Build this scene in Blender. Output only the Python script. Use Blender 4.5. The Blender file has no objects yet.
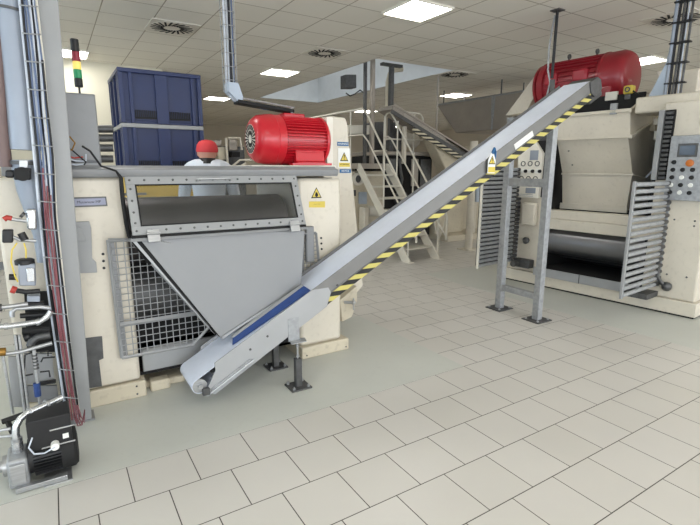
import bpy, bmesh, math, random
from mathutils import Matrix, Vector
random.seed(7)
sc = bpy.context.scene
COL = sc.collection
PI = math.pi
V = Vector

# ---------------------------------------------------------------- camera
F, PIT, ROL, YAW, H = 470.55, .1978, .0031, .5589, 1.511
fw = V((math.cos(PIT)*math.sin(YAW), math.cos(PIT)*math.cos(YAW), -math.sin(PIT)))
rt = V((math.cos(YAW), -math.sin(YAW), 0)); up0 = rt.cross(fw)
cr = math.cos(ROL)*rt + math.sin(ROL)*up0
cu = -math.sin(ROL)*rt + math.cos(ROL)*up0
cam = bpy.data.objects.new('camera', bpy.data.cameras.new('camera'))
COL.objects.link(cam)
cam.data.sensor_width = 36; cam.data.lens = F/700*36
cam.data.clip_start = .05; cam.data.clip_end = 200
cam.matrix_world = Matrix(((cr.x, cu.x, -fw.x, 0), (cr.y, cu.y, -fw.y, 0), (cr.z, cu.z, -fw.z, H), (0, 0, 0, 1)))
sc.camera = cam

def at(ax, c, x, y):
    """the point of the plane ax = c that was surveyed at this spot of the photograph"""
    d = fw + cr*(x-350)/F + cu*(262.5-y)/F
    i = 'XYZ'.index(ax); C = V((0, 0, H)); t = (c-C[i])/d[i]
    return C + d*t

# ---------------------------------------------------------------- materials
def lin(c):
    return tuple(((v/255)/12.92 if v/255 <= .04045 else ((v/255+.055)/1.055)**2.4) for v in c)
MATS = {}
def mat(name, col, rough=.5, metal=0., var=.08, scale=6., bump=0., spec=.5, emit=None, stretch=None, dirt=0., coat=0.):
    if name in MATS: return MATS[name]
    m = bpy.data.materials.new(name); m.use_nodes = True
    n, l = m.node_tree.nodes, m.node_tree.links
    b = n['Principled BSDF']; c = lin(col)
    b.inputs['Roughness'].default_value = rough; b.inputs['Metallic'].default_value = metal
    b.inputs['Specular IOR Level'].default_value = spec
    if coat: b.inputs['Coat Weight'].default_value = coat
    tc = n.new('ShaderNodeTexCoord'); mp = n.new('ShaderNodeMapping')
    l.new(tc.outputs['Object'], mp.inputs['Vector'])
    if stretch: mp.inputs['Scale'].default_value = stretch
    nz = n.new('ShaderNodeTexNoise'); nz.inputs['Scale'].default_value = scale; nz.inputs['Detail'].default_value = 5
    l.new(mp.outputs[0], nz.inputs['Vector'])
    rp = n.new('ShaderNodeValToRGB'); e = rp.color_ramp.elements
    e[0].position = .3; e[1].position = .7
    e[0].color = (*[v*(1-var) for v in c], 1); e[1].color = (*[min(1, v*(1+var)) for v in c], 1)
    l.new(nz.outputs['Fac'], rp.inputs['Fac'])
    src = rp.outputs['Color']
    if dirt:
        n2 = n.new('ShaderNodeTexNoise'); n2.inputs['Scale'].default_value = 23; n2.inputs['Detail'].default_value = 8
        l.new(tc.outputs['Object'], n2.inputs['Vector'])
        r2 = n.new('ShaderNodeValToRGB'); r2.color_ramp.elements[0].position = .56; r2.color_ramp.elements[1].position = .74
        l.new(n2.outputs['Fac'], r2.inputs['Fac'])
        ml = n.new('ShaderNodeMath'); ml.operation = 'MULTIPLY'; ml.inputs[1].default_value = dirt
        l.new(r2.outputs['Color'], ml.inputs[0])
        mx = n.new('ShaderNodeMix'); mx.data_type = 'RGBA'
        l.new(ml.outputs[0], mx.inputs['Factor']); l.new(src, mx.inputs['A']); mx.inputs['B'].default_value = (*lin((90, 72, 52)), 1)
        src = mx.outputs['Result']
    l.new(src, b.inputs['Base Color'])
    mr = n.new('ShaderNodeMapRange'); mr.inputs['To Min'].default_value = max(0, rough-.07); mr.inputs['To Max'].default_value = min(1, rough+.07)
    l.new(nz.outputs['Fac'], mr.inputs['Value']); l.new(mr.outputs[0], b.inputs['Roughness'])
    if bump:
        bp = n.new('ShaderNodeBump'); bp.inputs['Strength'].default_value = bump; bp.inputs['Distance'].default_value = .004
        l.new(nz.outputs['Fac'], bp.inputs['Height']); l.new(bp.outputs[0], b.inputs['Normal'])
    if emit:
        b.inputs['Emission Color'].default_value = (*emit[0], 1); b.inputs['Emission Strength'].default_value = emit[1]
    MATS[name] = m
    return m

M = {}
M['cream'] = mat('cream_enamel', (212, 204, 188), .42, var=.05, scale=3, dirt=.12)
M['cream2'] = mat('cream_enamel_aged', (202, 192, 170), .45, var=.07, scale=3, dirt=.22)
M['white'] = mat('white_paint', (226, 221, 208), .4, var=.04, dirt=.08)
M['grey'] = mat('grey_paint', (132, 133, 134), .42, var=.05, dirt=.05)
M['lgrey'] = mat('light_grey_paint', (150, 151, 151), .4, var=.05)
M['steel'] = mat('brushed_steel', (176, 177, 178), .38, .75, var=.12, scale=14, stretch=(1, 1, 12))
M['sheet'] = mat('sheet_steel', (168, 169, 170), .5, .35, var=.06, scale=4)
M['flank'] = mat('conveyor_flank_steel', (124, 123, 121), .45, .4, var=.07, scale=5)  # darker copy of the side steel, dimmer reflection put into the colour
M['chute'] = mat('matt_steel_sheet', (134, 135, 136), .5, .3, var=.05, scale=2.5)
M['galv'] = mat('galvanised_steel', (165, 167, 169), .5, .5, var=.16, scale=30)
M['darksteel'] = mat('dark_steel', (92, 92, 92), .5, .6, var=.2, scale=20)
M['stain'] = mat('stainless_trough', (168, 160, 150), .5, .45, var=.08, scale=3, dirt=.1)
M['black'] = mat('black_plastic', (24, 24, 26), .5, var=.15)
M['rubber'] = mat('black_rubber', (18, 18, 19), .75, var=.2)
M['void'] = mat('sooty_interior', (22, 21, 21), .85, var=.3)  # near-black for dark parts, and for gaps and slots with their shade painted in
M['roller'] = mat('roller_steel', (84, 78, 78), .4, .6, var=.12, scale=5, stretch=(1, 6, 6))
M['roller2'] = mat('polished_roller', (128, 128, 130), .36, .85, var=.08, scale=3, stretch=(3, .4, 3))
M['red'] = mat('red_motor_paint', (196, 24, 40), .35, var=.1, scale=5, coat=.3)
M['dred'] = mat('dark_red_motor_paint', (140, 24, 36), .4, var=.12, scale=5, coat=.2)
M['mred'] = mat('mid_red_cover_paint', (158, 34, 48), .4, var=.1, scale=5)
M['plateface'] = mat('nameplate_face', (132, 134, 150), .4, .3, var=.06)
M['blue'] = mat('navy_blue_plastic', (25, 40, 82), .42, var=.1, scale=4)
M['skirt'] = mat('blue_rubber_skirt', (42, 68, 124), .4, var=.12, stretch=(1, 8, 8))
M['belt'] = mat('white_conveyor_belt', (224, 230, 243), .6, var=.04, scale=3, dirt=.05)
M['rail'] = mat('white_handrail', (220, 215, 202), .4, var=.04)
M['yellow'] = mat('warning_yellow', (214, 190, 78), .5, var=.06)
M['labelw'] = mat('label_white', (232, 232, 226), .5, var=.03)
M['labelb'] = mat('label_blue', (28, 92, 142), .5, var=.06)
M['ink'] = mat('ink_black', (16, 16, 16), .6, var=.05)
M['pipe'] = mat('blue_grey_duct', (150, 158, 170), .42, .15, var=.08, scale=3)
M['brownpipe'] = mat('brown_pipe', (112, 92, 88), .5, var=.12)
M['cablew'] = mat('pale_cable', (196, 202, 212), .5, var=.08)
M['cableb'] = mat('slate_cable', (98, 112, 140), .5, var=.1)
M['cablek'] = mat('black_cable', (22, 22, 26), .5, var=.1)
M['cabler'] = mat('red_cable', (128, 74, 80), .5, var=.15)
M['silver'] = mat('bright_steel_tube', (206, 208, 210), .25, .85, var=.1)
M['brass'] = mat('brass', (150, 112, 52), .35, .7, var=.15)
M['redcap'] = mat('red_handle', (170, 54, 44), .5, var=.1)
M['solenoid'] = mat('blue_grey_valve_body', (146, 152, 162), .4, .3, var=.1)
M['frost'] = mat('pale_blue_sheet', (172, 184, 198), .5, var=.06)
M['skin'] = mat('skin', (206, 150, 128), .5, var=.06)
M['cap'] = mat('red_cap_cloth', (212, 62, 66), .7, var=.08)
M['coat'] = mat('white_coat_cloth', (224, 230, 238), .8, var=.05)
M['trouser'] = mat('navy_trousers', (40, 46, 62), .8, var=.1)
M['hair'] = mat('dark_hair', (28, 24, 24), .7, var=.2)
M['ybox'] = mat('ochre_yellow_paint', (222, 186, 92), .5, var=.06)
M['orange'] = mat('orange_button', (196, 110, 40), .4, var=.05)
M['screen'] = mat('dark_screen', (70, 80, 92), .15, var=.1)
M['wallm'] = mat('wall_cream_paint', (214, 208, 188), .75, var=.02, scale=1.5)
M['wallfar'] = mat('far_wall_paint', (200, 190, 172), .75, var=.05, scale=.8)
M['skirtg'] = mat('grey_skirting', (150, 152, 150), .5, var=.05)
M['epoxy'] = mat('grey_green_epoxy', (194, 195, 187), .42, var=.05, scale=1.2, dirt=.04)
M['recess'] = mat('recess_white', (226, 230, 232), .6, var=.03)
M['lampg'] = mat('lit_lamp_green', (40, 120, 80), .3, emit=((.02, .3, .12), .2))
M['lampy'] = mat('lit_lamp_yellow', (220, 190, 90), .3, emit=((.9, .7, .2), .3))
M['lampr'] = mat('lamp_red', (150, 40, 60), .3)
M['diff'] = mat('lit_diffuser', (255, 255, 255), .5, var=0, emit=((1, .985, .95), 9.0))
M['vent'] = mat('vent_face', (218, 212, 200), .5, var=.04)

def glass_mat():
    m = bpy.data.materials.new('guard_glass'); m.use_nodes = True
    n, l = m.node_tree.nodes, m.node_tree.links
    b = n['Principled BSDF']; n.remove(b); out = n['Material Output']
    tr = n.new('ShaderNodeBsdfTransparent'); tr.inputs[0].default_value = (.80, .82, .84, 1)
    gl = n.new('ShaderNodeBsdfGlossy'); gl.inputs['Roughness'].default_value = .08
    mx = n.new('ShaderNodeMixShader'); mx.inputs[0].default_value = .06
    l.new(tr.outputs[0], mx.inputs[1]); l.new(gl.outputs[0], mx.inputs[2]); l.new(mx.outputs[0], out.inputs[0])
    return m
M['glass'] = glass_mat()

def brick_mat(name, c1, c2, cm, bw, rh, mortar, ox, oy, offset, rough, bump=.25, smooth=.1, noise=.0):
    m = bpy.data.materials.new(name); m.use_nodes = True
    n, l = m.node_tree.nodes, m.node_tree.links; b = n['Principled BSDF']
    tc = n.new('ShaderNodeTexCoord'); mp = n.new('ShaderNodeMapping'); mp.inputs['Location'].default_value = (-ox, -oy, 0)
    l.new(tc.outputs['Object'], mp.inputs['Vector'])
    br = n.new('ShaderNodeTexBrick'); br.offset = offset; br.offset_frequency = 2; br.squash = 1
    br.inputs['Color1'].default_value = (*lin(c1), 1); br.inputs['Color2'].default_value = (*lin(c2), 1); br.inputs['Mortar'].default_value = (*lin(cm), 1)
    br.inputs['Scale'].default_value = 1; br.inputs['Brick Width'].default_value = bw; br.inputs['Row Height'].default_value = rh
    br.inputs['Mortar Size'].default_value = mortar; br.inputs['Mortar Smooth'].default_value = smooth
    l.new(mp.outputs[0], br.inputs['Vector'])
    nz = n.new('ShaderNodeTexNoise'); nz.inputs['Scale'].default_value = 1.7; nz.inputs['Detail'].default_value = 6
    l.new(tc.outputs['Object'], nz.inputs['Vector'])
    mr = n.new('ShaderNodeMapRange'); mr.inputs['To Min'].default_value = 1-noise; mr.inputs['To Max'].default_value = 1+noise
    l.new(nz.outputs['Fac'], mr.inputs['Value'])
    mx = n.new('ShaderNodeMix'); mx.data_type = 'RGBA'; mx.blend_type = 'MULTIPLY'; mx.inputs['Factor'].default_value = 1
    l.new(br.outputs['Color'], mx.inputs['A']); l.new(mr.outputs[0], mx.inputs['B'])
    l.new(mx.outputs['Result'], b.inputs['Base Color'])
    b.inputs['Roughness'].default_value = rough
    bp = n.new('ShaderNodeBump'); bp.inputs['Strength'].default_value = bump; bp.inputs['Distance'].default_value = .003; bp.invert = True
    l.new(br.outputs['Fac'], bp.inputs['Height']); l.new(bp.outputs[0], b.inputs['Normal'])
    return m
M['tiles'] = brick_mat('floor_tiles', (203, 199, 192), (199, 195, 187), (62, 54, 47), .3, .3, .0026, .176, 2.442-.3*100, .5, .36, noise=.05)
M['ceil'] = brick_mat('ceiling_tiles', (236, 232, 222), (230, 225, 213), (168, 158, 142), .6, .6, .007, 2.485-60, 5.583-60, 0, .8, bump=.5, noise=.03)

def hazard_mat(nm='hazard_tape', col=(200, 188, 104)):
    m = bpy.data.materials.new(nm); m.use_nodes = True
    n, l = m.node_tree.nodes, m.node_tree.links; b = n['Principled BSDF']; b.inputs['Roughness'].default_value = .5
    tc = n.new('ShaderNodeTexCoord'); sp = n.new('ShaderNodeSeparateXYZ'); l.new(tc.outputs['Object'], sp.inputs[0])
    dv = n.new('ShaderNodeMath'); dv.operation = 'DIVIDE'; dv.inputs[1].default_value = .068; l.new(sp.outputs['Z'], dv.inputs[0])
    fr = n.new('ShaderNodeMath'); fr.operation = 'FRACT'; l.new(dv.outputs[0], fr.inputs[0])
    gt = n.new('ShaderNodeMath'); gt.operation = 'GREATER_THAN'; gt.inputs[1].default_value = .5; l.new(fr.outputs[0], gt.inputs[0])
    mx = n.new('ShaderNodeMix'); mx.data_type = 'RGBA'; mx.inputs['A'].default_value = (*lin((24, 23, 22)), 1); mx.inputs['B'].default_value = (*lin(col), 1)
    l.new(gt.outputs[0], mx.inputs['Factor']); l.new(mx.outputs['Result'], b.inputs['Base Color'])
    return m
M['hazard'] = hazard_mat()
M['hazard2'] = hazard_mat('faded_hazard_tape', (204, 196, 168))

def mesh_mat(name, cell, wire):
    m = bpy.data.materials.new(name)
    return m

# ---------------------------------------------------------------- mesh builder
class MB:
    def __init__(s, T=None): s.bm = bmesh.new(); s.T = T
    def face(s, pts):
        try: return s.bm.faces.new([s.bm.verts.new(V(p)) for p in pts])
        except ValueError: return None
    def box(s, a, b, R=None, c=None):
        a, b = V(a), V(b)
        P = [V((x, y, z)) for z in (a.z, b.z) for y in (a.y, b.y) for x in (a.x, b.x)]
        if R is not None:
            c = (a+b)/2 if c is None else V(c); P = [R @ (p-c) + c for p in P]
        v = [s.bm.verts.new(p) for p in P]
        for f in ((0, 2, 3, 1), (4, 5, 7, 6), (0, 1, 5, 4), (2, 6, 7, 3), (0, 4, 6, 2), (1, 3, 7, 5)): s.bm.faces.new([v[i] for i in f])
        return s
    def cb(s, c, d, R=None):
        c, d = V(c), V(d)/2; return s.box(c-d, c+d, R, c)
    def plate(s, pts, vec):
        pts = [V(p) for p in pts]; vec = V(vec); n = len(pts)
        a = [s.bm.verts.new(p) for p in pts]; b = [s.bm.verts.new(p+vec) for p in pts]
        s.bm.faces.new(a[::-1]); s.bm.faces.new(b)
        for i in range(n): s.bm.faces.new([a[i], a[(i+1) % n], b[(i+1) % n], b[i]])
        return s
    def tube(s, pts, r, seg=8, caps=True, closed=False):
        pts = [V(p) for p in pts]; n = len(pts)
        rs = r if isinstance(r, (list, tuple)) else [r]*n
        rings = []; prev = None
        for i, p in enumerate(pts):
            if closed: t = pts[(i+1) % n]-pts[i-1]
            else: t = pts[min(i+1, n-1)]-pts[max(i-1, 0)]
            t.normalize()
            if prev is None:
                ref = V((0, 0, 1)) if abs(t.z) < .9 else V((1, 0, 0)); x = t.cross(ref).normalized()
            else: x = (prev - t*prev.dot(t)).normalized()
            prev = x; y = t.cross(x)
            rings.append([s.bm.verts.new(p + x*math.cos(2*PI*k/seg)*rs[i] + y*math.sin(2*PI*k/seg)*rs[i]) for k in range(seg)])
        for i in range(n if closed else n-1):
            A, B = rings[i], rings[(i+1) % n]
            for k in range(seg): s.bm.faces.new([A[k], A[(k+1) % seg], B[(k+1) % seg], B[k]])
        if caps and not closed: s.bm.faces.new(rings[0][::-1]); s.bm.faces.new(rings[-1])
        return s
    def lathe(s, p, axis, prof, seg=24, caps=True):
        """prof: (distance along axis, radius)"""
        p, ax = V(p), V(axis).normalized()
        ref = V((0, 0, 1)) if abs(ax.z) < .9 else V((1, 0, 0)); x = ax.cross(ref).normalized(); y = ax.cross(x)
        R = [[s.bm.verts.new(p+ax*h + (x*math.cos(2*PI*k/seg)+y*math.sin(2*PI*k/seg))*max(r, 1e-4)) for k in range(seg)] for h, r in prof]
        for i in range(len(R)-1):
            for k in range(seg): s.bm.faces.new([R[i][k], R[i][(k+1) % seg], R[i+1][(k+1) % seg], R[i+1][k]])
        if caps: s.bm.faces.new(R[0][::-1]); s.bm.faces.new(R[-1])
        return s
    def cyl(s, a, b, r, seg=16):
        a, b = V(a), V(b); return s.lathe(a, b-a, [(0, r), ((b-a).length, r)], seg)
    def ball(s, c, r, seg=16, sc_=(1, 1, 1)):
        c = V(c); n = seg//2
        R = []
        for i in range(1, n):
            th = PI*i/n
            R.append([s.bm.verts.new(c+V((math.sin(th)*math.cos(2*PI*k/seg)*r*sc_[0], math.sin(th)*math.sin(2*PI*k/seg)*r*sc_[1], math.cos(th)*r*sc_[2]))) for k in range(seg)])
        t = s.bm.verts.new(c+V((0, 0, r*sc_[2]))); b = s.bm.verts.new(c-V((0, 0, r*sc_[2])))
        for k in range(seg):
            s.bm.faces.new([t, R[0][k], R[0][(k+1) % seg]]); s.bm.faces.new([b, R[-1][(k+1) % seg], R[-1][k]])
            for i in range(len(R)-1): s.bm.faces.new([R[i][k], R[i+1][k], R[i+1][(k+1) % seg], R[i][(k+1) % seg]])
        return s
    def build(s, name, m, parent=None, bevel=0., keep=False, sharp=35):
        if s.T is not None: bmesh.ops.transform(s.bm, matrix=s.T, verts=s.bm.verts)
        bmesh.ops.recalc_face_normals(s.bm, faces=s.bm.faces)
        loc = Matrix.Identity(4)
        if parent is not None: loc = WM[parent.name]
        elif not keep:
            xs = [v.co for v in s.bm.verts]
            c = V([(min(q[i] for q in xs)+max(q[i] for q in xs))/2 for i in range(3)]); c.z = min(q.z for q in xs)
            loc = Matrix.Translation(c)
        bmesh.ops.transform(s.bm, matrix=loc.inverted(), verts=s.bm.verts)
        me = bpy.data.meshes.new(name); s.bm.to_mesh(me); s.bm.free()
        for p in me.polygons: p.use_smooth = True
        me.set_sharp_from_angle(angle=math.radians(sharp))
        me.materials.append(M[m] if isinstance(m, str) else m)
        o = bpy.data.objects.new(name, me); COL.objects.link(o)
        if parent is not None: o.parent = parent; WM[o.name] = loc
        else: o.matrix_world = loc; WM[o.name] = loc
        if bevel:
            b = o.modifiers.new('bevel', 'BEVEL'); b.width = bevel; b.segments = 2; b.limit_method = 'ANGLE'; b.angle_limit = math.radians(40)
        return o
WM = {}
def tag(o, label, cat, group=None, kind=None):
    o['label'] = label; o['category'] = cat
    if group: o['group'] = group
    if kind: o['kind'] = kind
    return o
def thing(name, label, cat, loc=(0, 0, 0), rz=0., group=None):
    o = bpy.data.objects.new(name, None); COL.objects.link(o)
    o.empty_display_size = .1
    m = Matrix.Translation(V(loc)) @ Matrix.Rotation(rz, 4, 'Z'); o.matrix_world = m; WM[o.name] = m
    return tag(o, label, cat, group)
def struct(o): o['kind'] = 'structure'; return o
def text(name, body, size, m, parent, loc, rot, extrude=.0008, align='CENTER'):
    cu_ = bpy.data.curves.new(name, 'FONT'); cu_.body = body; cu_.size = size; cu_.extrude = extrude; cu_.align_x = align; cu_.align_y = 'CENTER'
    t = bpy.data.objects.new(name+'_src', cu_); COL.objects.link(t)
    dg = bpy.context.evaluated_depsgraph_get(); me = bpy.data.meshes.new_from_object(t.evaluated_get(dg))
    bpy.data.objects.remove(t); me.materials.clear(); me.materials.append(M[m])
    o = bpy.data.objects.new(name, me); COL.objects.link(o)
    W = Matrix.Translation(V(loc)) @ rot
    L = WM[parent.name].inverted() @ W
    me.transform(L); o.parent = parent; WM[o.name] = WM[parent.name]
    return o
def copy_tree(o, parent=None):
    c = o.copy(); COL.objects.link(c); c.parent = parent; WM[c.name] = WM[o.name]
    for ch in list(o.children): copy_tree(ch, c)
    return c
def arc(c, r, a0, a1, n, u, v):
    c, u, v = V(c), V(u), V(v)
    return [c + u*r*math.cos(math.radians(a0+(a1-a0)*i/n)) + v*r*math.sin(math.radians(a0+(a1-a0)*i/n)) for i in range(n+1)]
def warn_label(parent, c, w, ux, nrm, kind, small=False):
    """triangle warning sign: c centre of triangle, ux = right direction, nrm = outward normal"""
    c, ux, nrm = V(c), V(ux).normalized(), V(nrm).normalized(); uz = V((0, 0, 1)); o = nrm*.0012
    h = w*.9
    def tri(k, off): return [c+ux*(-w/2*k)+uz*(-h*.42*k)+off, c+ux*(w/2*k)+uz*(-h*.42*k)+off, c+uz*(h*.58*k)+off]
    m = MB(); m.plate(tri(1, o), nrm*.001); a = m.build('warning_triangle', 'ink', parent)
    m = MB(); m.plate(tri(.76, o*2.2), nrm*.001); m.build('triangle_field', 'yellow', a)
    m = MB()
    if kind == '!':
        m.plate([c+ux*(-.05*w)+uz*h*.28+o*3.4, c+ux*(.05*w)+uz*h*.28+o*3.4, c+ux*(.025*w)-uz*h*.08+o*3.4, c-ux*(.025*w)-uz*h*.08+o*3.4], nrm*.001)
        m.cyl(c-uz*h*.2+o*3.4, c-uz*h*.2+o*3.4+nrm*.001, w*.045, 10)
    else:
        m.lathe(c-uz*h*.14+o*3.4, nrm, [(0, w*.15), (.001, w*.15)], 14)
        m.plate([c+ux*(-.13*w)-uz*h*.1+o*3.4, c+ux*(.13*w)-uz*h*.1+o*3.4, c+ux*(.05*w)+uz*h*.16+o*3.4, c+uz*h*.05+o*3.4, c-ux*(.05*w)+uz*h*.22+o*3.4], nrm*.001)
    m.build('warning_symbol', 'ink', a)
    return a

# ================================================================= ROOM
CH = 3.34
b = MB(); b.face([(-7, -6, 0), (17, -6, 0), (17, 22, 0), (-7, 22, 0)])
struct(b.build('floor', 'tiles', keep=True))
for pts in (((-7, 2.442), (2.576, 2.442), (2.576, 3.942), (2.276, 3.942), (2.276, 4.8), (-7, 4.8)),
            ((4.62, -3.2), (10, -3.2), (10, 5.1), (4.47, 5.1), (4.5, 2.9))):
    m = MB(); m.plate([(x, y, -.01) for x, y in pts], (0, 0, .0115)); o = m.build('floor_coating', 'epoxy'); struct(o)
# ceiling with a rectangular recess
RX0, RX1, RY0, RY1 = 4.9, 6.67, 7.0, 12.4
b = MB()
for a, c in (((-7, -6), (RX0, 22)), ((RX1, -6), (17, 22)), ((RX0, -6), (RX1, RY0)), ((RX0, RY1), (RX1, 22))):
    b.face([(a[0], a[1], CH), (a[0], c[1], CH), (c[0], c[1], CH), (c[0], a[1], CH)])
struct(b.build('ceiling', 'ceil', keep=True))
b = MB(); t = .05; hz = CH+1.0
b.box((RX0-t, RY0-t, CH+.004), (RX0, RY1+t, hz)); b.box((RX1, RY0-t, CH+.004), (RX1+t, RY1+t, hz)); b.box((RX0, RY0-t, CH+.004), (RX1, RY0, hz)); b.box((RX0, RY1, CH+.004), (RX1, RY1+t, hz))
b.box((RX0-t, RY0-t, hz), (RX1+t, RY1+t, hz+t)); struct(b.build('trim_1', 'recess'))
b = MB(); b.box((-7, 9.95, 0), (2.0, 10.1, CH)); struct(b.build('wall_back_left', 'wallm'))
b = MB(); b.box((1.85, 10.1, 0), (2.0, 21, CH)); struct(b.build('wall_return', 'wallm'))
b = MB(); b.box((2, 21, 0), (17, 21.15, CH)); struct(b.build('wall_far', 'wallfar'))
b = MB(); b.box((16.5, -6, 0), (16.65, 21, CH)); struct(b.build('wall_right', 'wallfar'))
b = MB(); b.box((-7, 9.93, 0), (1.85, 9.95, .22)); struct(b.build('baseboard_back', 'skirtg'))
# left wall with daylight windows; unseen wall behind the camera, openings added for fill
b = MB()
for y0, y1 in ((-6, -3.4), (-.6, .6), (3.4, 5.0), (7.8, 10)): b.box((-7, y0, 0), (-6.85, y1, CH))
for y0, y1 in ((-3.4, -.6), (.6, 3.4), (5.0, 7.8)): b.box((-7, y0, 0), (-6.85, y1, .9)); b.box((-7, y0, 2.9), (-6.85, y1, CH))
struct(b.build('wall_left', 'wallm'))
b = MB(); b.box((-7, -6, 0), (16.5, -5.85, .6)); b.box((-7, -6, 2.9), (16.5, -5.85, CH))
for x0, x1 in ((-7, -5.6), (-1.4, -.6), (3.6, 4.4), (8.6, 9.4), (13.6, 16.5)): b.box((x0, -6, .6), (x1, -5.85, 2.9))
struct(b.build('wall_front', 'wallm'))
for i, x in enumerate((-3.5, 1.5, 6.5, 11.5)):
    b = MB()
    for a, c in (((x-2.1, .6), (x+2.1, .66)), ((x-2.1, 2.84), (x+2.1, 2.9)), ((x-2.1, .6), (x-2.04, 2.9)), ((x+2.04, .6), (x+2.1, 2.9)), ((x-.03, .6), (x+.03, 2.9))): b.box((a[0], -5.97, a[1]), (c[0], -5.92, c[1]))
    struct(b.build('window_%d' % (i+4), 'white'))  # invented window frames round the fill lamps, out of view
for i, (y0, y1) in enumerate(((-3.4, -.6), (.6, 3.4), (5.0, 7.8))):
    b = MB(); f = .05
    for a, c in (((y0, .9), (y1, .9+f)), ((y0, 2.9-f), (y1, 2.9)), ((y0, .9), (y0+f, 2.9)), ((y1-f, .9), (y1, 2.9)), (((y0+y1)/2-f/2, .9), ((y0+y1)/2+f/2, 2.9))):
        b.box((-6.97, a[0], a[1]), (-6.9, c[0], c[1]))
    struct(b.build('window_%d' % (i+1), 'white'))

# ceiling lights
def ceiling_light(x, y, label, group=None):
    t = thing('ceiling_light', label, 'ceiling light', (x, y, CH-.03), group=group)
    b = MB()
    for dx, dy, sx, sy in ((0, .295, .6, .02), (0, -.295, .6, .02), (.295, 0, .02, .6), (-.295, 0, .02, .6)):
        b.cb((x+dx, y+dy, CH-.012), (sx, sy, .024))
    b.build('frame', 'white', t)
    b = MB(); b.cb((x, y, CH-.01), (.57, .57, .012)); b.build('diffuser', 'diff', t)
LX = {(3.85, 4.68): 'square lit ceiling panel at the top centre, the nearest and largest one',
      (3.97, 8.95): 'lit ceiling panel above the bright red motor of the left machine',
      (3.97, 13.1): 'small lit ceiling panel behind the hanging cable drop',
      (.42, 9.35): 'lit ceiling panel behind the signal tower at the left',
      (8.9, 9.2): 'lit ceiling panel beside the hanging steel trough',
      (8.8, 4.63): 'lit ceiling panel peeking out right of the dark red motor',
      (8.9, 13.3): 'far lit ceiling panel seen through the white stair railing',
      (3.97, 17.3): 'tiny farthest lit ceiling panel right of the blue crates'}
for (x, y), lb in LX.items(): ceiling_light(x, y, lb)
for x, y in ((.42, 4.68), (-3.4, 4.68), (.42, .4), (3.85, .4), (8.8, .4), (-3.4, .4), (.42, -3.6), (3.85, -3.6), (8.8, -3.6), (13, 4.68), (13, .4), (13, 9.2), (13, 13.3), (13, 17.5), (8.9, 17.5)):
    ceiling_light(x, y, 'lit ceiling panel of the rows outside the picture', 'ceiling panels outside the picture')
# round swirl vents
def vent(x, y, label):
    t = thing('ceiling_vent', label, 'air vent', (x, y, CH-.02))
    b = MB(); b.cb((x, y, CH-.006), (.595, .595, .01)); b.build('face_plate', 'vent', t)
    b = MB()
    b.lathe((x, y, CH-.011), (0, 0, -1), [(0, .275), (.004, .27), (.004, .09), (0, .085)], 32, caps=False); b.build('swirl_ring', 'vent', t)
    b = MB()
    for k in range(20):
        a = 2*PI*k/20
        R = Matrix.Rotation(a+.35, 3, 'Z'); c = V((x, y, CH-.0165)) + V((math.cos(a), math.sin(a), 0))*.185
        b.cb(c, (.17, .027, .003), R)
    b.build('slots', 'void', t)
vent(1.56, 6.97, 'round swirl air vent in the ceiling above the blue crates')
vent(3.945, 7.1, 'round swirl air vent in the ceiling above the near red motor')
vent(6.96, 7.25, 'round swirl air vent beside the ceiling recess')
vent(6.74, 3.2, 'round swirl air vent at the top right behind the cable bundle')

# ================================================================= LEFT ROLLER MILL
YF = 3.23
mill = thing('roller_mill', 'cream and grey roller mill with glazed hood and big steel chute', 'machine', (1, 3.7, 0))
def boxpart(name, a, b_, m, parent, bevel=.006):
    q = MB(); q.box(a, b_); return q.build(name, m, parent, bevel)
boxpart('side_panel', (-.28, YF, .12), (.372, 4.1, 1.452), 'cream', mill, .02)
boxpart('side_panel', (1.555, YF, .1), (1.94, 4.1, 1.437), 'cream', mill, .03)
boxpart('base_block', (-.28, YF-.015, 0), (.40, 4.12, .115), 'cream2', mill, .01)
boxpart('base_block', (1.56, YF-.02, 0), (2.0, 4.12, .1), 'cream2', mill, .01)
# top beam: ledge profile
q = MB(); q.plate([(-.1, YF-.04, 1.452), (-.1, YF-.055, 1.475), (-.1, YF-.055, 1.50), (-.1, YF-.01, 1.512), (-.1, YF+.0, 1.523), (-.1, 3.42, 1.523), (-.1, 3.42, 1.452)], (1.98, 0, 0))
q.build('top_beam', 'grey', mill, .004)
boxpart('rear_beam', (-.28, 3.95, 1.45), (1.9, 4.1, 1.523), 'grey', mill)
boxpart('motor_plate', (1.27, 3.42, 1.51), (2.0, 3.95, 1.532), 'white', mill)
# interior
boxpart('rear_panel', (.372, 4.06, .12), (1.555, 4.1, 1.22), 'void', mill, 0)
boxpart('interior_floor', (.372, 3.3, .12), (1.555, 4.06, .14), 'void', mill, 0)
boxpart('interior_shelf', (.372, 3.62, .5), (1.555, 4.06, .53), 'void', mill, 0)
boxpart('lower_apron', (.40, 3.30, .135), (1.0, 3.33, .30), 'sheet', mill)
q = MB(); q.cyl((.375, 3.5, 1.085), (1.50, 3.5, 1.085), .225, 40); q.build('roller', 'roller', mill)
q = MB(); q.cyl((.375, 3.85, 1.0), (1.553, 3.85, 1.0), .2, 32); q.build('roller', 'roller', mill)
q = MB(); q.cyl((.375, 3.46, .66), (1.553, 3.46, .66), .18, 32); q.build('roller', 'darksteel', mill)
for z in (1.262, 1.30): boxpart('rear_rail', (.375, 4.0, z), (.62, 4.02, z+.018), 'lgrey', mill, 0)
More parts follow.
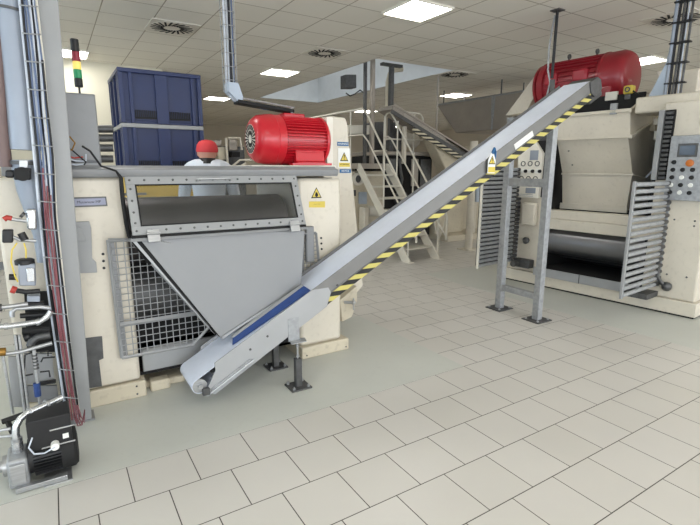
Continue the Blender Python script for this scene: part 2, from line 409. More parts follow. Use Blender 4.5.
# hood window, leaning out towards the bottom
WT, WB = V((0, 3.195, 1.452)), V((0, 3.05, 1.11))
def wp(x, t, off=0.):    # point on the tilted window plane, t 0 top..1 bottom
    p = WT.lerp(WB, t); nrm = V((0, -(WT.z-WB.z), (WB.y-WT.y))).normalized() ; nrm = V((0, -.92, .39))
    return V((x, p.y, p.z)) + nrm*off
hood = MB(); X0, X1 = .375, 1.525; fwid = .052; ft = fwid/.37
for (xa, ta, xb, tb) in ((X0, 0, X1, ft), (X0, 1-ft, X1, 1), (X0, ft, X0+fwid, 1-ft), (X1-fwid, ft, X1, 1-ft)):
    hood.plate([wp(xa, ta), wp(xb, ta), wp(xb, tb), wp(xa, tb)], wp(0, 0, .014)-wp(0, 0))
hood = hood.build('window_frame', 'lgrey', mill, .002)
q = MB(); q.plate([wp(X0+fwid, ft, .004), wp(X1-fwid, ft, .004), wp(X1-fwid, 1-ft, .004), wp(X0+fwid, 1-ft, .004)], wp(0, 0, .004)-wp(0, 0)); q.build('window_pane', 'glass', hood)
q = MB()
for xa, xb, ta, tb in ((X0+fwid, X1-fwid, ft, ft+.02), (X0+fwid, X1-fwid, 1-ft-.02, 1-ft), (X0+fwid, X0+fwid+.008, ft, 1-ft), (X1-fwid-.008, X1-fwid, ft, 1-ft)):
    q.plate([wp(xa, ta, .009), wp(xb, ta, .009), wp(xb, tb, .009), wp(xa, tb, .009)], wp(0, 0, .007)-wp(0, 0))
q.build('window_gasket', 'rubber', hood)
spots = [(X0+.025+i*(X1-X0-.05)/13, t_) for i in range(14) for t_ in (.065, .935)] + [(x, t_) for x in (X0+.024, X1-.024) for t_ in (.22, .42, .62, .8)]
sproto = None
for x, t_ in spots:
    if sproto is None:
        q = MB(); q.lathe(wp(x, t_, .013), (0, -.92, .39), [(0, .0075), (.005, .0065), (.007, .003)], 8); sproto = q.build('screw', 'darksteel', hood); s0 = wp(x, t_)
    else:
        c = sproto.copy(); COL.objects.link(c); c.location = wp(x, t_)-s0
q = MB(); q.tube([wp(.80, .09, .012), wp(.80, .085, .035), wp(.815, .08, .042), wp(1.005, .08, .042), wp(1.02, .085, .035), wp(1.02, .09, .012)], .007); q.build('handle', 'steel', hood)
for x in (.49, 1.43):
    q = MB(); q.plate([wp(x-.035, .93, .014), wp(x+.035, .93, .014), wp(x+.035, 1.14, .014), wp(x-.035, 1.14, .014)], wp(0, 0, .012)-wp(0, 0)); q.cyl(wp(x-.04, 1.0, .03), wp(x+.04, 1.0, .03), .009, 10); q.build('hinge', 'steel', mill, .002)
q = MB(); q.plate([wp(.36, 1.045, 0), wp(1.54, 1.045, 0), wp(1.54, 1.10, 0), wp(.36, 1.10, 0)], (0, .04, 0)); q.build('hinge_bar', 'grey', mill, .003)
q = MB(); q.plate([wp(.37, .99, 0), wp(1.53, .99, 0), wp(1.53, 1.045, 0), wp(.37, 1.045, 0)], (0, .03, 0)); q.build('hood_seal', 'rubber', mill)  # black strip painted in place of the shaded gap under the window frame
q = MB(); q.box((.372, 3.20, 1.10), (1.555, 3.225, 1.125)); q.build('seal_strip', 'rubber', mill)
# chute
YT = 3.06
cTL, cTR = at('Y', YT, 139, 238), at('Y', YT, 304.5, 230.5)
cBR, cB1, cB0 = at('Y', 3.0, 301, 288), at('Y', 2.965, 243, 324.5), at('Y', 2.955, 222, 339)
ch = MB(); ch.plate([cTL, cTR, cBR, cB1, cB0], (0, .006, 0)); ch = ch.build('chute', 'chute', mill, 0)
q = MB(); q.plate([cTR, cBR, cBR+V((-.02, .3, 0)), cTR+V((0, .16, 0))], (-.006, 0, 0)); q.plate([cTL, cB0, cB0+V((.05, .22, .03)), cTL+V((0, .16, 0))], (.006, 0, 0)); q.build('chute_wing', 'chute', ch)
# seams, rim and skirts
q = MB(); q.tube([cTL+V((.03, -.004, -.0)), cTL+V((.37, -.002, -.105))], .004, 6); q.build('crease', 'silver', ch)
q = MB()
o1, o2 = V((-.028, .012, 0)), V((-.050, .016, 0))
q.plate([cTL+o1, cTL+V((0, .012, 0)), cB0+V((0, .012, 0)), cB0+o1+V((.0, 0, .03))], (0, .02, 0)); q.build('rubber_edge', 'rubber', ch)
q = MB(); q.plate([cTL+o2, cTL+o1, cB0+o1+V((-.01, 0, .03)), cB0+o2+V((-.01, 0, .06))], (0, .012, 0)); q.build('edge_rail', 'sheet', ch, .001)
q = MB(); q.plate([cB0+V((-.0, -.006, .0)), cB1+V((0, -.006, 0)), cBR+V((-.06, -.03, -.02)), cBR+V((-.06, -.03, .006)), cB1+V((0, -.006, .016)), cB0+V((0, -.006, .02))], (0, -.004, 0)); q.build('chute_lip', 'sheet', ch)
# guards: mesh panels on the left and right flank
def wire_panel(name, poly, cell, parent, thick=.0030, y=3.2, frame=.011, m='lgrey', two=None):
    """welded wire panel in the plane Y=y, clipped to a convex polygon of (x, z)"""
    P = [V((p[0], 0, p[1])) for p in poly]
    q = MB(); n = len(P)
    for i in range(n):
        a, c = P[i], P[(i+1) % n]; q.tube([(a.x, y, a.z), (c.x, y, c.z)], frame, 4)
    fr = q.build(name, m, parent)
    q = MB()
    xs = [p[0] for p in poly]; zs = [p[1] for p in poly]
    def clip(fix, val):
        hits = []
        for i in range(n):
            a, c = poly[i], poly[(i+1) % n]
            if (a[fix]-val)*(c[fix]-val) < 0:
                t_ = (val-a[fix])/(c[fix]-a[fix]); hits.append(a[1-fix]+t_*(c[1-fix]-a[1-fix]))
        return sorted(hits)
    x = min(xs)+cell
    while x < max(xs):
        h = clip(0, x)
        if len(h) >= 2: q.tube([(x, y-.002, h[0]), (x, y-.002, h[-1])], thick, 4)
        x += cell
    z = min(zs)+cell
    while z < max(zs):
        h = clip(1, z)
        if len(h) >= 2: q.tube([(h[0], y+.002, z), (h[-1], y+.002, z)], thick, 4)
        z += cell
    q.build('wire_mesh', m, fr)
    return fr
def xz(pts, Y): return [(at('Y', Y, *p).x, at('Y', Y, *p).z) for p in pts]
gp = wire_panel('mesh_guard', xz([(108, 240), (131, 240), (209, 327), (193, 345), (122, 358)], 3.19), .042, mill, y=3.19, m='sheet')
q = MB(); a_ = [at('Y', 3.185, *p) for p in ((119, 318), (190, 304), (205, 322), (121, 333))]
q.plate(a_, (0, .004, 0)); 
q.bm.clear(); 
for p0, p1 in (((120, 325), (203, 312)),): q.tube([at('Y', 3.185, *p0), at('Y', 3.185, *p1)], .016, 4)
q.build('cross_rail', 'sheet', gp)
q = MB(); q.plate([at('Y', 3.2, *p) for p in ((109, 242), (114, 242), (128, 355), (123, 356))], (0, .006, 0)); q.build('guard_plate', 'grey', gp)
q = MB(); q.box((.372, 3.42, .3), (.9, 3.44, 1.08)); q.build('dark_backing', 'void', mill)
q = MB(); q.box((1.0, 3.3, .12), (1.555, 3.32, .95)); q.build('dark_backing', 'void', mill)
wire_panel('mesh_guard', xz([(303, 234), (316, 233), (319, 263), (303, 272)], 3.19), .032, mill, y=3.19, m='grey')
q = MB(); q.box((1.60, 3.18, .80), (1.665, 3.215, 1.075)); q.build('latch_bar', 'grey', mill, .006)
# round plugs beside the guards
for px, py in ((103.0, 254), (103.5, 261), (104, 268), (321, 238), (321.3, 243.5), (321.6, 249)):
    q = MB(); p = at('Y', YF, px, py); q.lathe(p+V((0, .002, 0)), (0, -1, 0), [(0, .009), (.007, .008), (.008, .004)], 12); q.build('bolt', 'black', mill)
# grey latch and cover plates on the left flank
q = MB(); q.plate([at('Y', YF-.001, *p) for p in ((70, 222), (89, 221), (91, 228), (92, 258), (96, 262), (97, 272), (72, 273))], (0, -.02, 0)); q.build('latch_housing', 'lgrey', mill, .002)
q = MB(); q.plate([at('Y', YF-.022, *p) for p in ((72, 227), (80, 227), (86, 239), (85, 241), (72, 241))], (0, -.01, 0)); q.build('latch', 'lgrey', mill, .002)
q = MB(); q.plate([at('Y', YF-.001, *p) for p in ((84.5, 338), (102, 336), (103.5, 358), (99, 360), (102, 386), (88, 388))], (0, -.008, 0)); q.build('cover_plate', 'darksteel', mill, .001)
# nameplate
q = MB(); q.plate([at('Y', YF-.001, *p) for p in ((70, 197.5), (106, 196.5), (107.5, 206), (71, 207.5))], (0, -.006, 0)); npl = q.build('nameplate', 'darksteel', mill, .001)
q = MB(); q.plate([at('Y', YF-.007, *p) for p in ((71.5, 199), (105, 198), (106, 204.6), (72.5, 206))], (0, -.001, 0)); q.build('nameplate_face', 'plateface', npl)
def pxtext(name, body, Y, x, y, size, m, parent, tilt=0.): return text(name, body, size, m, parent, at('Y', Y, x, y), Matrix.Rotation(PI/2, 4, 'X'))
pxtext('lettering', 'Muuwvuw MP', YF-.0085, 89, 202, .022, 'ink', npl)
# warning label on the right flank
sg = MB(); sg.plate([at('Y', YF-.001, *p) for p in ((307, 183), (325, 183), (326, 201), (307.5, 201))], (0, -.0008, 0)); sg = sg.build('warning_sticker', 'cream', mill)
warn_label(sg, at('Y', YF-.002, 316.3, 193.5), .092, (1, 0, 0), (0, -1, 0), 'hand')
q = MB(); q.plate([at('Y', YF-.001, *p) for p in ((309, 201.5), (325, 201.2), (325, 207.5), (309, 207.5))], (0, -.0012, 0)); q.build('yellow_strip', 'yellow', sg)
pxtext('lettering', '------- ------', YF-.003, 317, 204, .014, 'ink', sg)
# drive housing behind the motor
q = MB(); q.plate([(2.045, 3.6, 1.945), (2.20, 3.6, 1.935), (2.22, 3.6, 1.90), (2.40, 3.6, .42), (2.30, 3.6, .33), (1.98, 3.6, .25), (1.98, 3.6, 1.6)], (0, .38, 0)); dh = q.build('drive_housing', 'cream', mill, .01)
q = MB(); q.box((2.0, 3.57, 1.5), (2.06, 3.62, 1.93)); q.build('housing_flange', 'white', dh, .004)
for z, k in ((1.757, 0), (1.545, 1)):
    c = at('Y', 3.595, 343 + k*2.3, 144 if k == 0 else 171)
    q = MB(); q.cb(c, (.115, .003, .032)); lb = q.build('notice_label', 'labelb', dh)
    text('lettering', 'WARNING' if k == 0 else 'NOTICE', .022, 'labelw', lb, c+V((0, -.002, 0)), Matrix.Rotation(PI/2, 4, 'X'))
c = at('Y', 3.595, 344, 158); q = MB(); q.cb(c+V((0, 0, 0)), (.12, .002, .165)); wl = q.build('warning_sticker', 'labelw', dh)
warn_label(wl, c+V((0, -.001, .005)), .085, (1, 0, 0), (0, -1, 0), '!')
q = MB(); q.cb(c+V((.004, -.0015, -.058)), (.11, .002, .036)); q.build('yellow_strip', 'yellow', wl)
text('lettering', 'ATTENTION', .016, 'ink', wl, c+V((.004, -.003, -.055)), Matrix.Rotation(PI/2, 4, 'X'))
# tap and bracket on the flank
q = MB(); p = at('Y', 3.5, 346, 302); q.tube([p+V((-.02, 0, 0)), p+V((.05, -.05, 0))], .014); q.ball(p+V((.05, -.05, 0)), .022, 10); q.tube([p+V((.05, -.05, .04)), p+V((.05, -.05, -.07))], .008); q.build('tap', 'steel', mill)
q = MB(); q.plate([at('Y', 3.5, *p) for p in ((340, 300), (357, 286), (357.5, 300), (352, 317), (342, 322))], (0, .1, 0)); q.build('side_bracket', 'cream2', mill, .006)
for x, z in ((.34, .03), (.34, .085), (1.60, .03), (1.97, .03)):
    q = MB(); q.lathe((x, YF-.014 if x < 1 else YF-.019, z), (0, -1, 0), [(0, .007), (.006, .006)], 8); q.build('bolt', 'darksteel', mill)
# black cable trim down the hood edge
q = MB(); pts = [at('Y', 3.15, *p) for p in ((82, 146), (90, 151), (101, 166), (116, 171), (121, 178), (122.5, 198), (126, 222), (129, 236), (140, 250), (150, 264))]
q.tube(pts, [.006]*4+[.012]*6, 8); q.build('cable_trim', 'rubber', mill)
# crumbled concrete pad at the foot
pad = MB(); pad.plate([(.40, 3.33, 0), (.66, 3.30, 0), (.70, 3.36, 0), (1.0, 3.38, 0), (1.0, 3.6, 0), (.4, 3.6, 0)], (0, 0, .05)); pad.box((.43, 3.25, 0), (.56, 3.34, .075)); pad.build('foundation_pad', 'cream2', mill, .012)

# ================================================================= RED MOTOR 1
def motor(name, label, c, ax, r, L, matn, foot=True, flip=1, seg=36, base_z=None, boxes=()):
    """c = centre of the fan end, ax = unit axis, L = overall length"""
    c, ax = V(c), V(ax).normalized(); side = V((0, 0, 1)).cross(ax).normalized(); z = V((0, 0, 1))
    t = thing(name, label, 'electric motor', (c.x+ax.x*L/2, c.y+ax.y*L/2, base_z))
    lf = L*.36
    q = MB(); q.lathe(c, ax, [(.0, r*.58), (0, r*.60), (r*.10, r*.80), (r*.28, r*.94), (r*.6, r*1.0), (lf*.72, r*1.02), (lf*.74, r*1.0), (lf, r*1.0), (lf, r*.86)], seg, caps=False); q.build('fan_cover', matn, t)
    q = MB(); q.lathe(c+ax*.012, ax, [(0, r*.60), (.004, r*.60)], seg); q.build('fan_recess', 'void', t)
    q = MB(); q.lathe(c+ax*.001, ax, [(0, r*.585), (.006, r*.585)], seg); gr = q.build('fan_grille', 'rail' if matn == 'red' else matn, t)
    q = MB()
    for k in range(22):
        a = 2*PI*k/22; d = side*math.cos(a)+z*math.sin(a); tn = (-side*math.sin(a)+z*math.cos(a))
        for r0, r1_ in ((.17, .33), (.37, .56)):
            w0, w1 = tn*r*r0*.085, tn*r*r1_*.085
            q.plate([c-ax*.001+d*r*r0-w0, c-ax*.001+d*r*r0+w0, c-ax*.001+d*r*r1_+w1, c-ax*.001+d*r*r1_-w1], ax*.004)
    q.build('grille_slots', 'void', gr)
    q = MB(); q.lathe(c+ax*lf, ax, [(0, r*.82), (L-lf-r*.28, r*.82)], seg); q.build('body', matn, t)
    q = MB(); n = 44
    for k in range(n):
        a = 2*PI*k/n
        if foot and -.93 < math.sin(a) < -.55 and abs(math.cos(a)) < .9 and False: continue
        d = side*math.cos(a)+z*math.sin(a); tn = -side*math.sin(a)+z*math.cos(a)
        p0, p1 = c+ax*(lf+.01)+d*r*.80, c+ax*(L-r*.30)+d*r*.80; w = tn*r*.018
        q.plate([p0-w, p0+w, p0+w+d*r*.17, p0-w+d*r*.17], p1-p0)
    q.build('cooling_fins', matn, t)
    q = MB(); e = c+ax*(L-r*.32)
    q.lathe(e, ax, [(0, r*.84), (0, r*1.0), (r*.10, r*1.0), (r*.2, r*.9), (r*.32, r*.62), (r*.33, r*.3), (r*.42, r*.28)], seg); q.build('end_shield', matn, t)
    q = MB(); q.cyl(e+ax*r*.42, e+ax*(r*.42+.05), r*.12, 14); q.build('shaft', 'steel', t)
    if foot:
        zb = base_z
        f0, f1 = lf+.08, L-r*.42
        for s_ in (-1, 1):
            q = MB(); pr = [side*s_*r*.55, side*s_*r*1.0, side*s_*r*1.0, side*s_*r*.86, side*s_*r*.80]
            zz = [zb-c.z, zb-c.z, zb-c.z+.025, zb-c.z+.035, -r*.38]
            q.plate([c+ax*f0+p+z*h_ for p, h_ in zip(pr, zz)], ax*(f1-f0))
            u0, u1 = c+ax*(f0-.05)+side*s_*r*.7+z*(zb-c.z), c+ax*(f1+.05)+side*s_*r*1.06+z*(zb-c.z+.018)
            q.box([min(u0[i], u1[i]) for i in range(3)], [max(u0[i], u1[i]) for i in range(3)])
            q.build('foot', matn, t, .003)
    return t
m1 = motor('electric_motor', 'bright red finned electric motor on top of the left roller mill', (1.365, 3.68, 1.735), (1, 0, 0), .197, .66, 'red', base_z=1.533)
q = MB(); q.cb((1.80, 3.84, 1.93), (.2, .14, .07)); q.build('terminal_box', 'red', m1, .01)

# ================================================================= CONVEYOR
A = math.atan(.5480); cA, sA = math.cos(A), math.sin(A)
CO = V((1.409, 0, .65))      # on the near top edge
def cv(u, n, y): return V((CO.x + u*cA - n*sA, y, CO.z + u*sA + n*cA))
def ux(x): return (x-CO.x)/cA
YN, YB = 2.83, 3.17
conv = thing('belt_conveyor', 'long inclined conveyor with a white belt and hazard striped flank', 'conveyor', (2.4, 3.0, 0))
U0, UH = ux(.715), ux(4.50)
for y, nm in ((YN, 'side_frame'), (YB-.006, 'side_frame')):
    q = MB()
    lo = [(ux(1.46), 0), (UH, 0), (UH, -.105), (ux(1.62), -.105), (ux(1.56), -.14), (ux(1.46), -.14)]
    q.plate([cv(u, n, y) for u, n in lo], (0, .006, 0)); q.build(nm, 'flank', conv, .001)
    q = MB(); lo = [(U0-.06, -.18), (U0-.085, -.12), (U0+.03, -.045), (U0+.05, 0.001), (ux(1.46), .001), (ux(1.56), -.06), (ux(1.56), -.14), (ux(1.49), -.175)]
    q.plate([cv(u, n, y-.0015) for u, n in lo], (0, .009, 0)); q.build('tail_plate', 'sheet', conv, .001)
q = MB(); q.plate([cv(u, n, YN-.004) for u, n in ((ux(1.56), -.105), (UH-.05, -.105), (UH-.05, -.165), (ux(1.50), -.165))], (0, .01, 0)); q.build('hazard_tape', 'hazard', conv)
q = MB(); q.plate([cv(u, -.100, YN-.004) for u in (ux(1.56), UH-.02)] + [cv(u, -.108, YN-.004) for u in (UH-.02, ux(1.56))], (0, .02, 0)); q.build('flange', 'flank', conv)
# belt loop
rB = .05; ys = (YN+.010, YB-.010); ua, ub = U0-.10, UH+.05; nt = -.022
prof = [(ua + (ub-ua)*i/24, nt) for i in range(25)]
prof += [(ub+math.sin(math.radians(a))*rB, nt-rB+math.cos(math.radians(a))*rB) for a in range(12, 180, 12)]
prof += [(ub + (ua-ub)*i/8, nt-2*rB) for i in range(9)]
prof += [(ua-math.sin(math.radians(a))*rB, nt-rB-math.cos(math.radians(a))*rB) for a in range(12, 180, 12)]
q = MB(); qi = [(u, n) for u, n in prof]; nn = len(prof)
va = [q.bm.verts.new(cv(u, n, ys[0])) for u, n in prof]; vb = [q.bm.verts.new(cv(u, n, ys[1])) for u, n in prof]
for i in range(nn): q.bm.faces.new([va[i], va[(i+1) % nn], vb[(i+1) % nn], vb[i]])
bl = q.build('belt', 'belt', conv, sharp=14)
for p_ in bl.data.polygons: p_.use_smooth = False
sd = bl.modifiers.new('solid', 'SOLIDIFY'); sd.thickness = .003; sd.offset = -1
q = MB(); q.cyl(cv(ua, nt-rB, YN+.012), cv(ua, nt-rB, YB-.012), rB-.005, 20); q.cyl(cv(ua, nt-rB, YN-.012), cv(ua, nt-rB, YB+.01), .014, 12); q.build('tail_pulley', 'steel', conv)
q = MB(); q.cyl(cv(ub, nt-rB, YN+.012), cv(ub, nt-rB, YB-.012), rB-.005, 20); q.build('head_pulley', 'darksteel', conv)
# slider bed between the runs
q = MB(); q.box((0, 0, 0), (0, 0, 0)); q.bm.clear(); q.plate([cv(U0, nt-.03, YN+.01), cv(UH, nt-.03, YN+.01), cv(UH, nt-.045, YN+.01), cv(U0, nt-.045, YN+.01)], (0, YB-YN-.02, 0)); q.build('slider_bed', 'darksteel', conv)
# tail tensioner
q = MB(); q.plate([cv(U0-.06, -.165, YN-.012), cv(U0+.24, -.165, YN-.012), cv(U0+.24, -.128, YN-.012), cv(U0-.06, -.128, YN-.012)], (0, .012, 0)); te = q.build('tensioner', 'galv', conv, .002)
q = MB(); q.tube([cv(U0-.10, -.146, YN-.016), cv(U0+.26, -.146, YN-.016)], .006); q.lathe(cv(U0+.19, -.146, YN-.016), (cA, 0, sA), [(0, .012), (.012, .012)], 6); q.lathe(cv(U0+.05, -.146, YN-.016), (cA, 0, sA), [(0, .012), (.012, .012)], 6); q.build('tension_screw', 'steel', te)
q = MB(); q.cb(cv(U0-.09, -.118, YN-.01), (.045, .03, .045)); q.build('bearing_block', 'darksteel', conv, .004)
for u in (U0+.28, U0+.42, ux(1.62)):
    q = MB(); q.lathe(cv(u, -.075 if u < ux(1.3) else -.09, YN), (0, -1, 0), [(0, .009), (.006, .007)], 8); q.build('bolt', 'darksteel', conv)
# blue skirt along the chute mouth and cover piece
q = MB()
k0, k1 = ux(.90), ux(1.46)
q.plate([cv(k0, nt+.006, 2.915), cv(k1, nt+.006, 2.865), cv(k1-.01, .018, 2.935), cv(k0+.03, .018, 2.935)], (0, .008, .004)); sk = q.build('skirt', 'skirt', conv)
q = MB(); q.plate([cv(k0+.03, .018, 2.93), cv(k1-.01, .018, 2.93), cv(k1-.01, .026, 2.95), cv(k0+.03, .026, 2.95)], (0, .004, .002)); q.build('skirt_rail', 'sheet', sk)
# head end block
q = MB(); q.box(V((4.50, YN+.02, 2.17)), V((4.72, YB-.03, 2.36)), Matrix.Rotation(-A, 3, 'Y')); q.build('scraper_box', 'darksteel', conv, .012)
q = MB(); q.plate([cv(u, n, YN-.012) for u, n in ((UH-.03, -.005), (UH+.10, -.005), (UH+.14, -.05), (UH+.13, -.14), (UH-.0, -.165), (UH-.05, -.11))], (0, .03, 0)); q.build('end_plate', 'darksteel', conv, .004)
# plate label
q = MB(); q.plate([cv(u, n, YN-.001) for u, n in ((ux(3.43), -.095), (ux(3.66), -.095), (ux(3.66), -.045), (ux(3.43), -.045))], (0, -.004, 0)); q.build('data_plate', 'labelw', conv)
# short legs at the tail
for yy, yb_ in ((2.80, YN), (3.20, YB)):
    x = 1.325; lg = MB()
    lg.box((x-.022, yy-.022, .012), (x+.022, yy+.022, .215)); leg = lg.build('leg', 'darksteel', conv, .003)
    q = MB(); q.box((x-.075, yy-.07, .001), (x+.075, yy+.07, .013)); q.build('foot_plate', 'darksteel', leg, .002)
    q = MB()
    for dx in (-.055, .055):
        for dy in (-.05, .05): q.lathe((x+dx, yy+dy, .012), (0, 0, 1), [(0, .011), (.012, .011), (.014, .005), (.022, .005)], 6)
    q.build('anchor_bolts', 'steel', leg)
    q = MB(); q.tube([(x, yy, .21), (x, yy, .335)], .007); q.lathe((x, yy, .225), (0, 0, 1), [(0, .013), (.012, .013)], 6); q.lathe((x, yy, .30), (0, 0, 1), [(0, .013), (.012, .013)], 6); q.build('threaded_rod', 'steel', leg)
    q = MB(); s_ = -1 if yy < 3 else 1
    q.plate([(x-.06, yy-.035, .335), (x+.055, yy-.035, .335), (x+.075, yy+.04, .335), (x-.04, yy+.04, .335)], (0, 0, .006))
    q.box((x-.055, yb_-.006 if s_ < 0 else yb_, .335), (x+.03, yb_ if s_ < 0 else yb_+.006, .50)); q.build('bracket', 'galv', leg, .002)
# tall stand at the head
SX = 4.045
for yy, zt in ((3.36, 2.02), (2.88, 2.02)):
    q = MB(); q.box((SX-.035, yy-.035, .01), (SX+.035, yy+.035, zt-.0)); lg = q.build('leg', 'galv', conv, .004)
    q = MB(); q.box((SX-.11, yy-.10, .001), (SX+.11, yy+.10, .012)); q.build('foot_plate', 'darksteel', lg, .002)
    q = MB()
    for dx in (-.08, .08):
        for dy in (-.07, .07): q.lathe((SX+dx, yy+dy, .012), (0, 0, 1), [(0, .012), (.012, .012)], 6)
    q.build('anchor_bolts', 'steel', lg)
q = MB(); q.box((SX-.03, 2.915, .215), (SX+.03, 3.325, .275)); q.build('cross_bar', 'galv', conv, .003)
q = MB(); q.box((SX-.03, 2.915, 1.335), (SX+.03, 3.325, 1.415)); q.build('cross_bar', 'galv', conv, .003)
q = MB(); q.box((SX-.03, 2.915, 1.83), (SX+.03, 3.325, 1.9)); q.build('cross_bar', 'galv', conv, .003)
# hanging warning tag
tg = thing('warning_tag', 'yellow triangular warning tag tied with blue string on the conveyor flank', 'sign', at('Y', YN-.02, 492, 172))
c = at('Y', YN-.02, 491.5, 163)
q = MB(); q.plate([c+V(p) for p in ((-.045, 0, -.085), (.04, 0, -.085), (.045, 0, .02), (.015, 0, .085), (-.015, 0, .085), (-.045, 0, .02))], (0, -.004, 0)); tgp = q.build('card', 'labelw', tg)
warn_label(tgp, c+V((0, -.004, .02)), .08, (1, 0, 0), (0, -1, 0), '!')
q = MB(); q.cb(c+V((0, -.006, -.055)), (.08, .002, .045)); q.build('yellow_strip', 'yellow', tgp)
q = MB(); q.tube([c+V((0, 0, .075)), c+V((.025, .0, .12)), c+V((.05, .01, .09)), c+V((.055, .02, .03))], .012); q.build('string', 'labelb', tg)

# ================================================================= CRATES, TROLLEY, WORKER
cA0, cB0_ = at('Y', 6.0, 116.5, 65), at('Y', 6.0, 201.5, 77)
XC0, XC1 = cA0.x, at('Y', 6.0, 203.5, 127).x
def crate(z0, z1, label, lid):
    W, D = XC1-XC0, 1.0; x0, x1, y0, y1 = XC0, XC1, 6.0, 7.0; h_ = z1-z0
    t = thing('plastic_crate', label, 'crate', ((x0+x1)/2, 6.5, z0), group=None)
    q = MB(); e = .035
    q.box((x0+e, y0+e, z0), (x1-e, y1-e, z0+.03)); w = .03
    q.box((x0+e, y0+e, z0+.03), (x1-e, y0+e+w, z1-.04)); q.box((x0+e, y1-e-w, z0+.03), (x1-e, y1-e, z1-.04))
    q.box((x0+e, y0+e+w, z0+.03), (x0+e+w, y1-e-w, z1-.04)); q.box((x1-e-w, y0+e+w, z0+.03), (x1-e, y1-e-w, z1-.04)); q.build('crate_body', 'blue', t, .004)
    q = MB(); r_ = .05
    for a, b_ in (((x0, y0), (x1, y0+r_)), ((x0, y1-r_), (x1, y1)), ((x0, y0+r_), (x0+r_, y1-r_)), ((x1-r_, y0+r_), (x1, y1-r_))): q.box((a[0], a[1], z1-.045), (b_[0], b_[1], z1))
    q.build('rim', 'lgrey' if lid else 'blue', t, .006)
    for fx, wd in ((.0, .055), (.115, .045), (.42, .15), (.865, .045), (.945, .055)):
        q = MB(); q.box((x0+fx*W+.002, y0+.004, z0+.005), (x0+fx*W+wd*W, y0+e+.002, z1-.045)); q.build('rib', 'blue', t, .003)
    for fy in (.06, .15, .47, .8, .94):
        q = MB(); q.box((x0+.004, y0+fy*D+.005, z0+.005), (x0+e+.002, y0+fy*D+.055, z1-.045)); q.build('rib', 'blue', t, .003)
    for fx0 in (.165, .58):
        q = MB(); q.box((x0+fx0*W-.002, y0+e-.014, z0+.055), (x0+(fx0+.26)*W, y0+e, z0+.075))
        for k in range(12):
            x = x0+fx0*W+k*.0225*W; q.box((x, y0+e-.012, z0+.07), (x+.011*W, y0+e, z0+.15))
        q.build('grip_comb', 'rubber', t)
    return t
zc0, zc1, zc2 = 1.44, at('Y', 6, 160, 124.5).z, at('Y', 6, 160, 71).z
crate(zc0, zc1, 'lower navy blue plastic crate with a pale rim, under the other crate', True)
crate(zc1+.002, zc2, 'upper navy blue plastic crate, stacked on top of the other', False)
tr = thing('steel_table', 'yellow topped steel table carrying the two blue crates behind the mill', 'table', ((XC0+XC1)/2, 6.5, 0))
q = MB(); q.box((XC0-.02, 5.98, 1.17), (XC1+.02, 7.02, 1.435)); q.build('table_top', 'ybox', tr, .008)
for x in (XC0+.05, XC1-.05):
    for y in (6.05, 6.95): q = MB(); q.box((x-.03, y-.03, 0), (x+.03, y+.03, 1.17)); q.build('leg', 'galv', tr)

